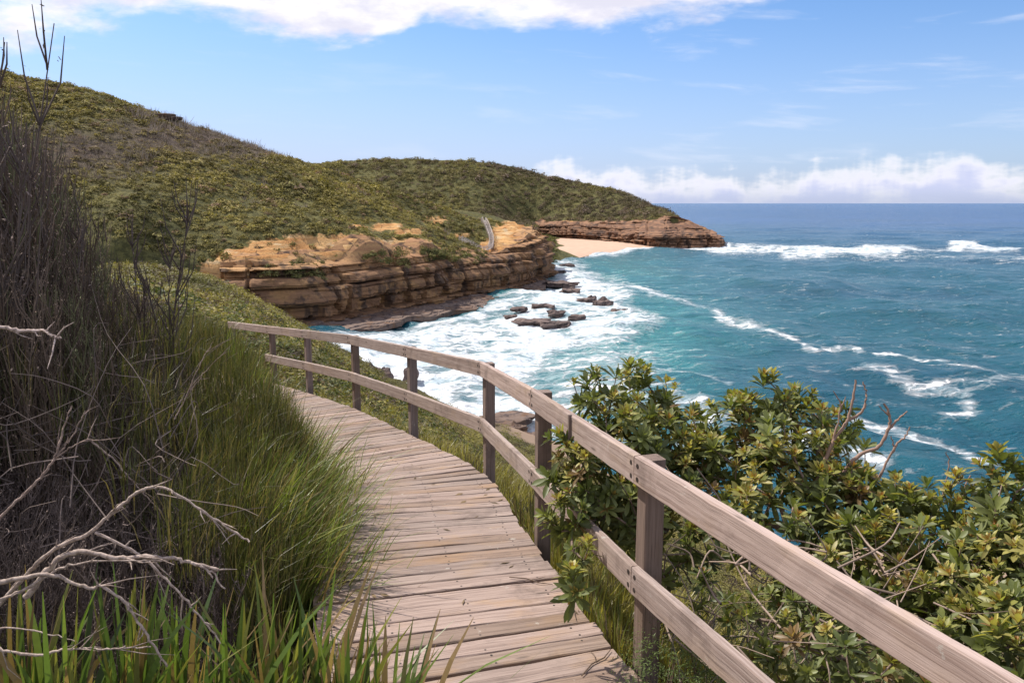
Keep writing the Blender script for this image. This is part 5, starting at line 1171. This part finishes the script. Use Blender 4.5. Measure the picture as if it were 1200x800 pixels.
# scrub and grass covering the slope below the walk
sc_t = [clump(150, 0.24, 0.8, s_ + 40) for s_ in range(5)]
def slope_pts(n, r0, r1, a0, a1, pw=1.0):
    r = r0 * (r1 / r0) ** (rng.random(n) ** pw); a = R(1) * rng.uniform(a0, a1, n); return r * np.sin(a), r * np.cos(a)
def slope_cover(name, n, r0, r1, a0, a1, rad, colf, temps, mat, squash=(.7, 1.1), lim=1.0, zmin=-24.5, grow=True):
    x, y = slope_pts(n, r0, r1, a0, a1); z = near_z(x, y); d = d_line(x, y, [tuple(q[:2]) for q in cen[::8]])
    r = rng.uniform(*rad, len(x)) * (np.clip(np.hypot(x, y) / 14, 0.6, 2.0) if grow else 1.0)
    right = x > np.interp(y, edgeR[:, 1], edgeR[:, 0], left=9, right=-9)
    k = (d > DW / 2 + lim * r + 0.1) & (z > zmin + 2.5 * vnoise(np.stack([x / 5, y / 5], -1), 3)) & (right | (y > 14) | (np.hypot(x, y) > 16)); x, y, z, r = x[k], y[k], z[k], r[k]; n = len(x)
    mb_ = MB(); scatter(mb_, temps, np.stack([x, y, z - 0.1 * r], 1), rand_rot(n, 0.15), np.stack([r, r, r * rng.uniform(*squash, n)], 1), colf(x, y, n)); mb_.build(name, mat, kind='stuff')
def c_sc(x, y, n):
    a = 0.5 + 0.5 * np.clip(fbm(np.stack([x / 3, y / 3], -1), 3, 5) * 1.6, -1, 1); c0 = mixc((0.065, 0.085, 0.028), (0.135, 0.150, 0.040), a); b_ = rng.random(n) < 0.14; c0[b_] = (0.17, 0.115, 0.06); return c0 * rng.uniform(.7, 1.3, n)[:, None]
def c_gr(x, y, n):
    a = 0.5 + 0.5 * np.clip(fbm(np.stack([x / 5, y / 5], -1), 3, 15) * 1.6, -1, 1); c0 = mixc((0.16, 0.15, 0.048), (0.32, 0.27, 0.075), a); b_ = rng.random(n) < 0.2; c0[b_] = (0.12, 0.085, 0.055); return c0 * rng.uniform(.7, 1.3, n)[:, None]
slope_cover('slope_scrub', 9000, 4.2, 40, -32, 50, (.16, .34), c_sc, sc_t, M_SCRUB)
slope_cover('slope_ground_cover', 16000, 14, 135, -42, 20, (.18, .36), c_gr, sc_t, M_SCRUB, squash=(.4, .8))
def grass_t(s_):
    g = np.random.default_rng(s_); m_ = MB(); blades(m_, [[0, 0, 0]], [1.0], 26, 0.10, 0.03, 0.4, np.ones((1, 3)), g, seg=3); return np.concatenate(m_.V), np.concatenate(m_.F), np.concatenate(m_.A['col'])[:, 0]
gr_t = [grass_t(s_) for s_ in range(5)]
slope_cover('slope_grass', 12000, 3.6, 60, -42, 55, (.30, .6), c_gr, gr_t, M_GRASS, lim=0.15, grow=False)

# bits of litter on the boards
for px_, py_, t_, lb, a_ in ((700, 752, 4.05, 'thin brown twig lying across the near boards by the right edge', 0.9), (621, 651, 5.0, 'forked dry twig on the boards where the grass tuft reaches in', -0.4)):
    q = Wt(px_, py_, t_); k = int(np.argmin(np.hypot(cen[:, 0] - q[0], cen[:, 1] - q[1]))); q[2] = cen[k][2] + 0.008
    mb = MB(); tube(mb, [[-.14, 0, 0], [-.03, .012, .006], [.06, -.006, .004], [.15, .01, .002]], [.003, .004, .0035, .002], 6, col=np.array((.16, .11, .08))); tube(mb, [[0, .004, .004], [.05, .05, .006], [.07, .09, .002]], [.002, .002, .001], 5, col=np.array((.16, .11, .08)))
    o = mb.build('fallen_twig', M_TWIG, smooth=True, label=lb, category='twig', group='twigs on the boards'); o.location = q; o.rotation_euler.z = a_
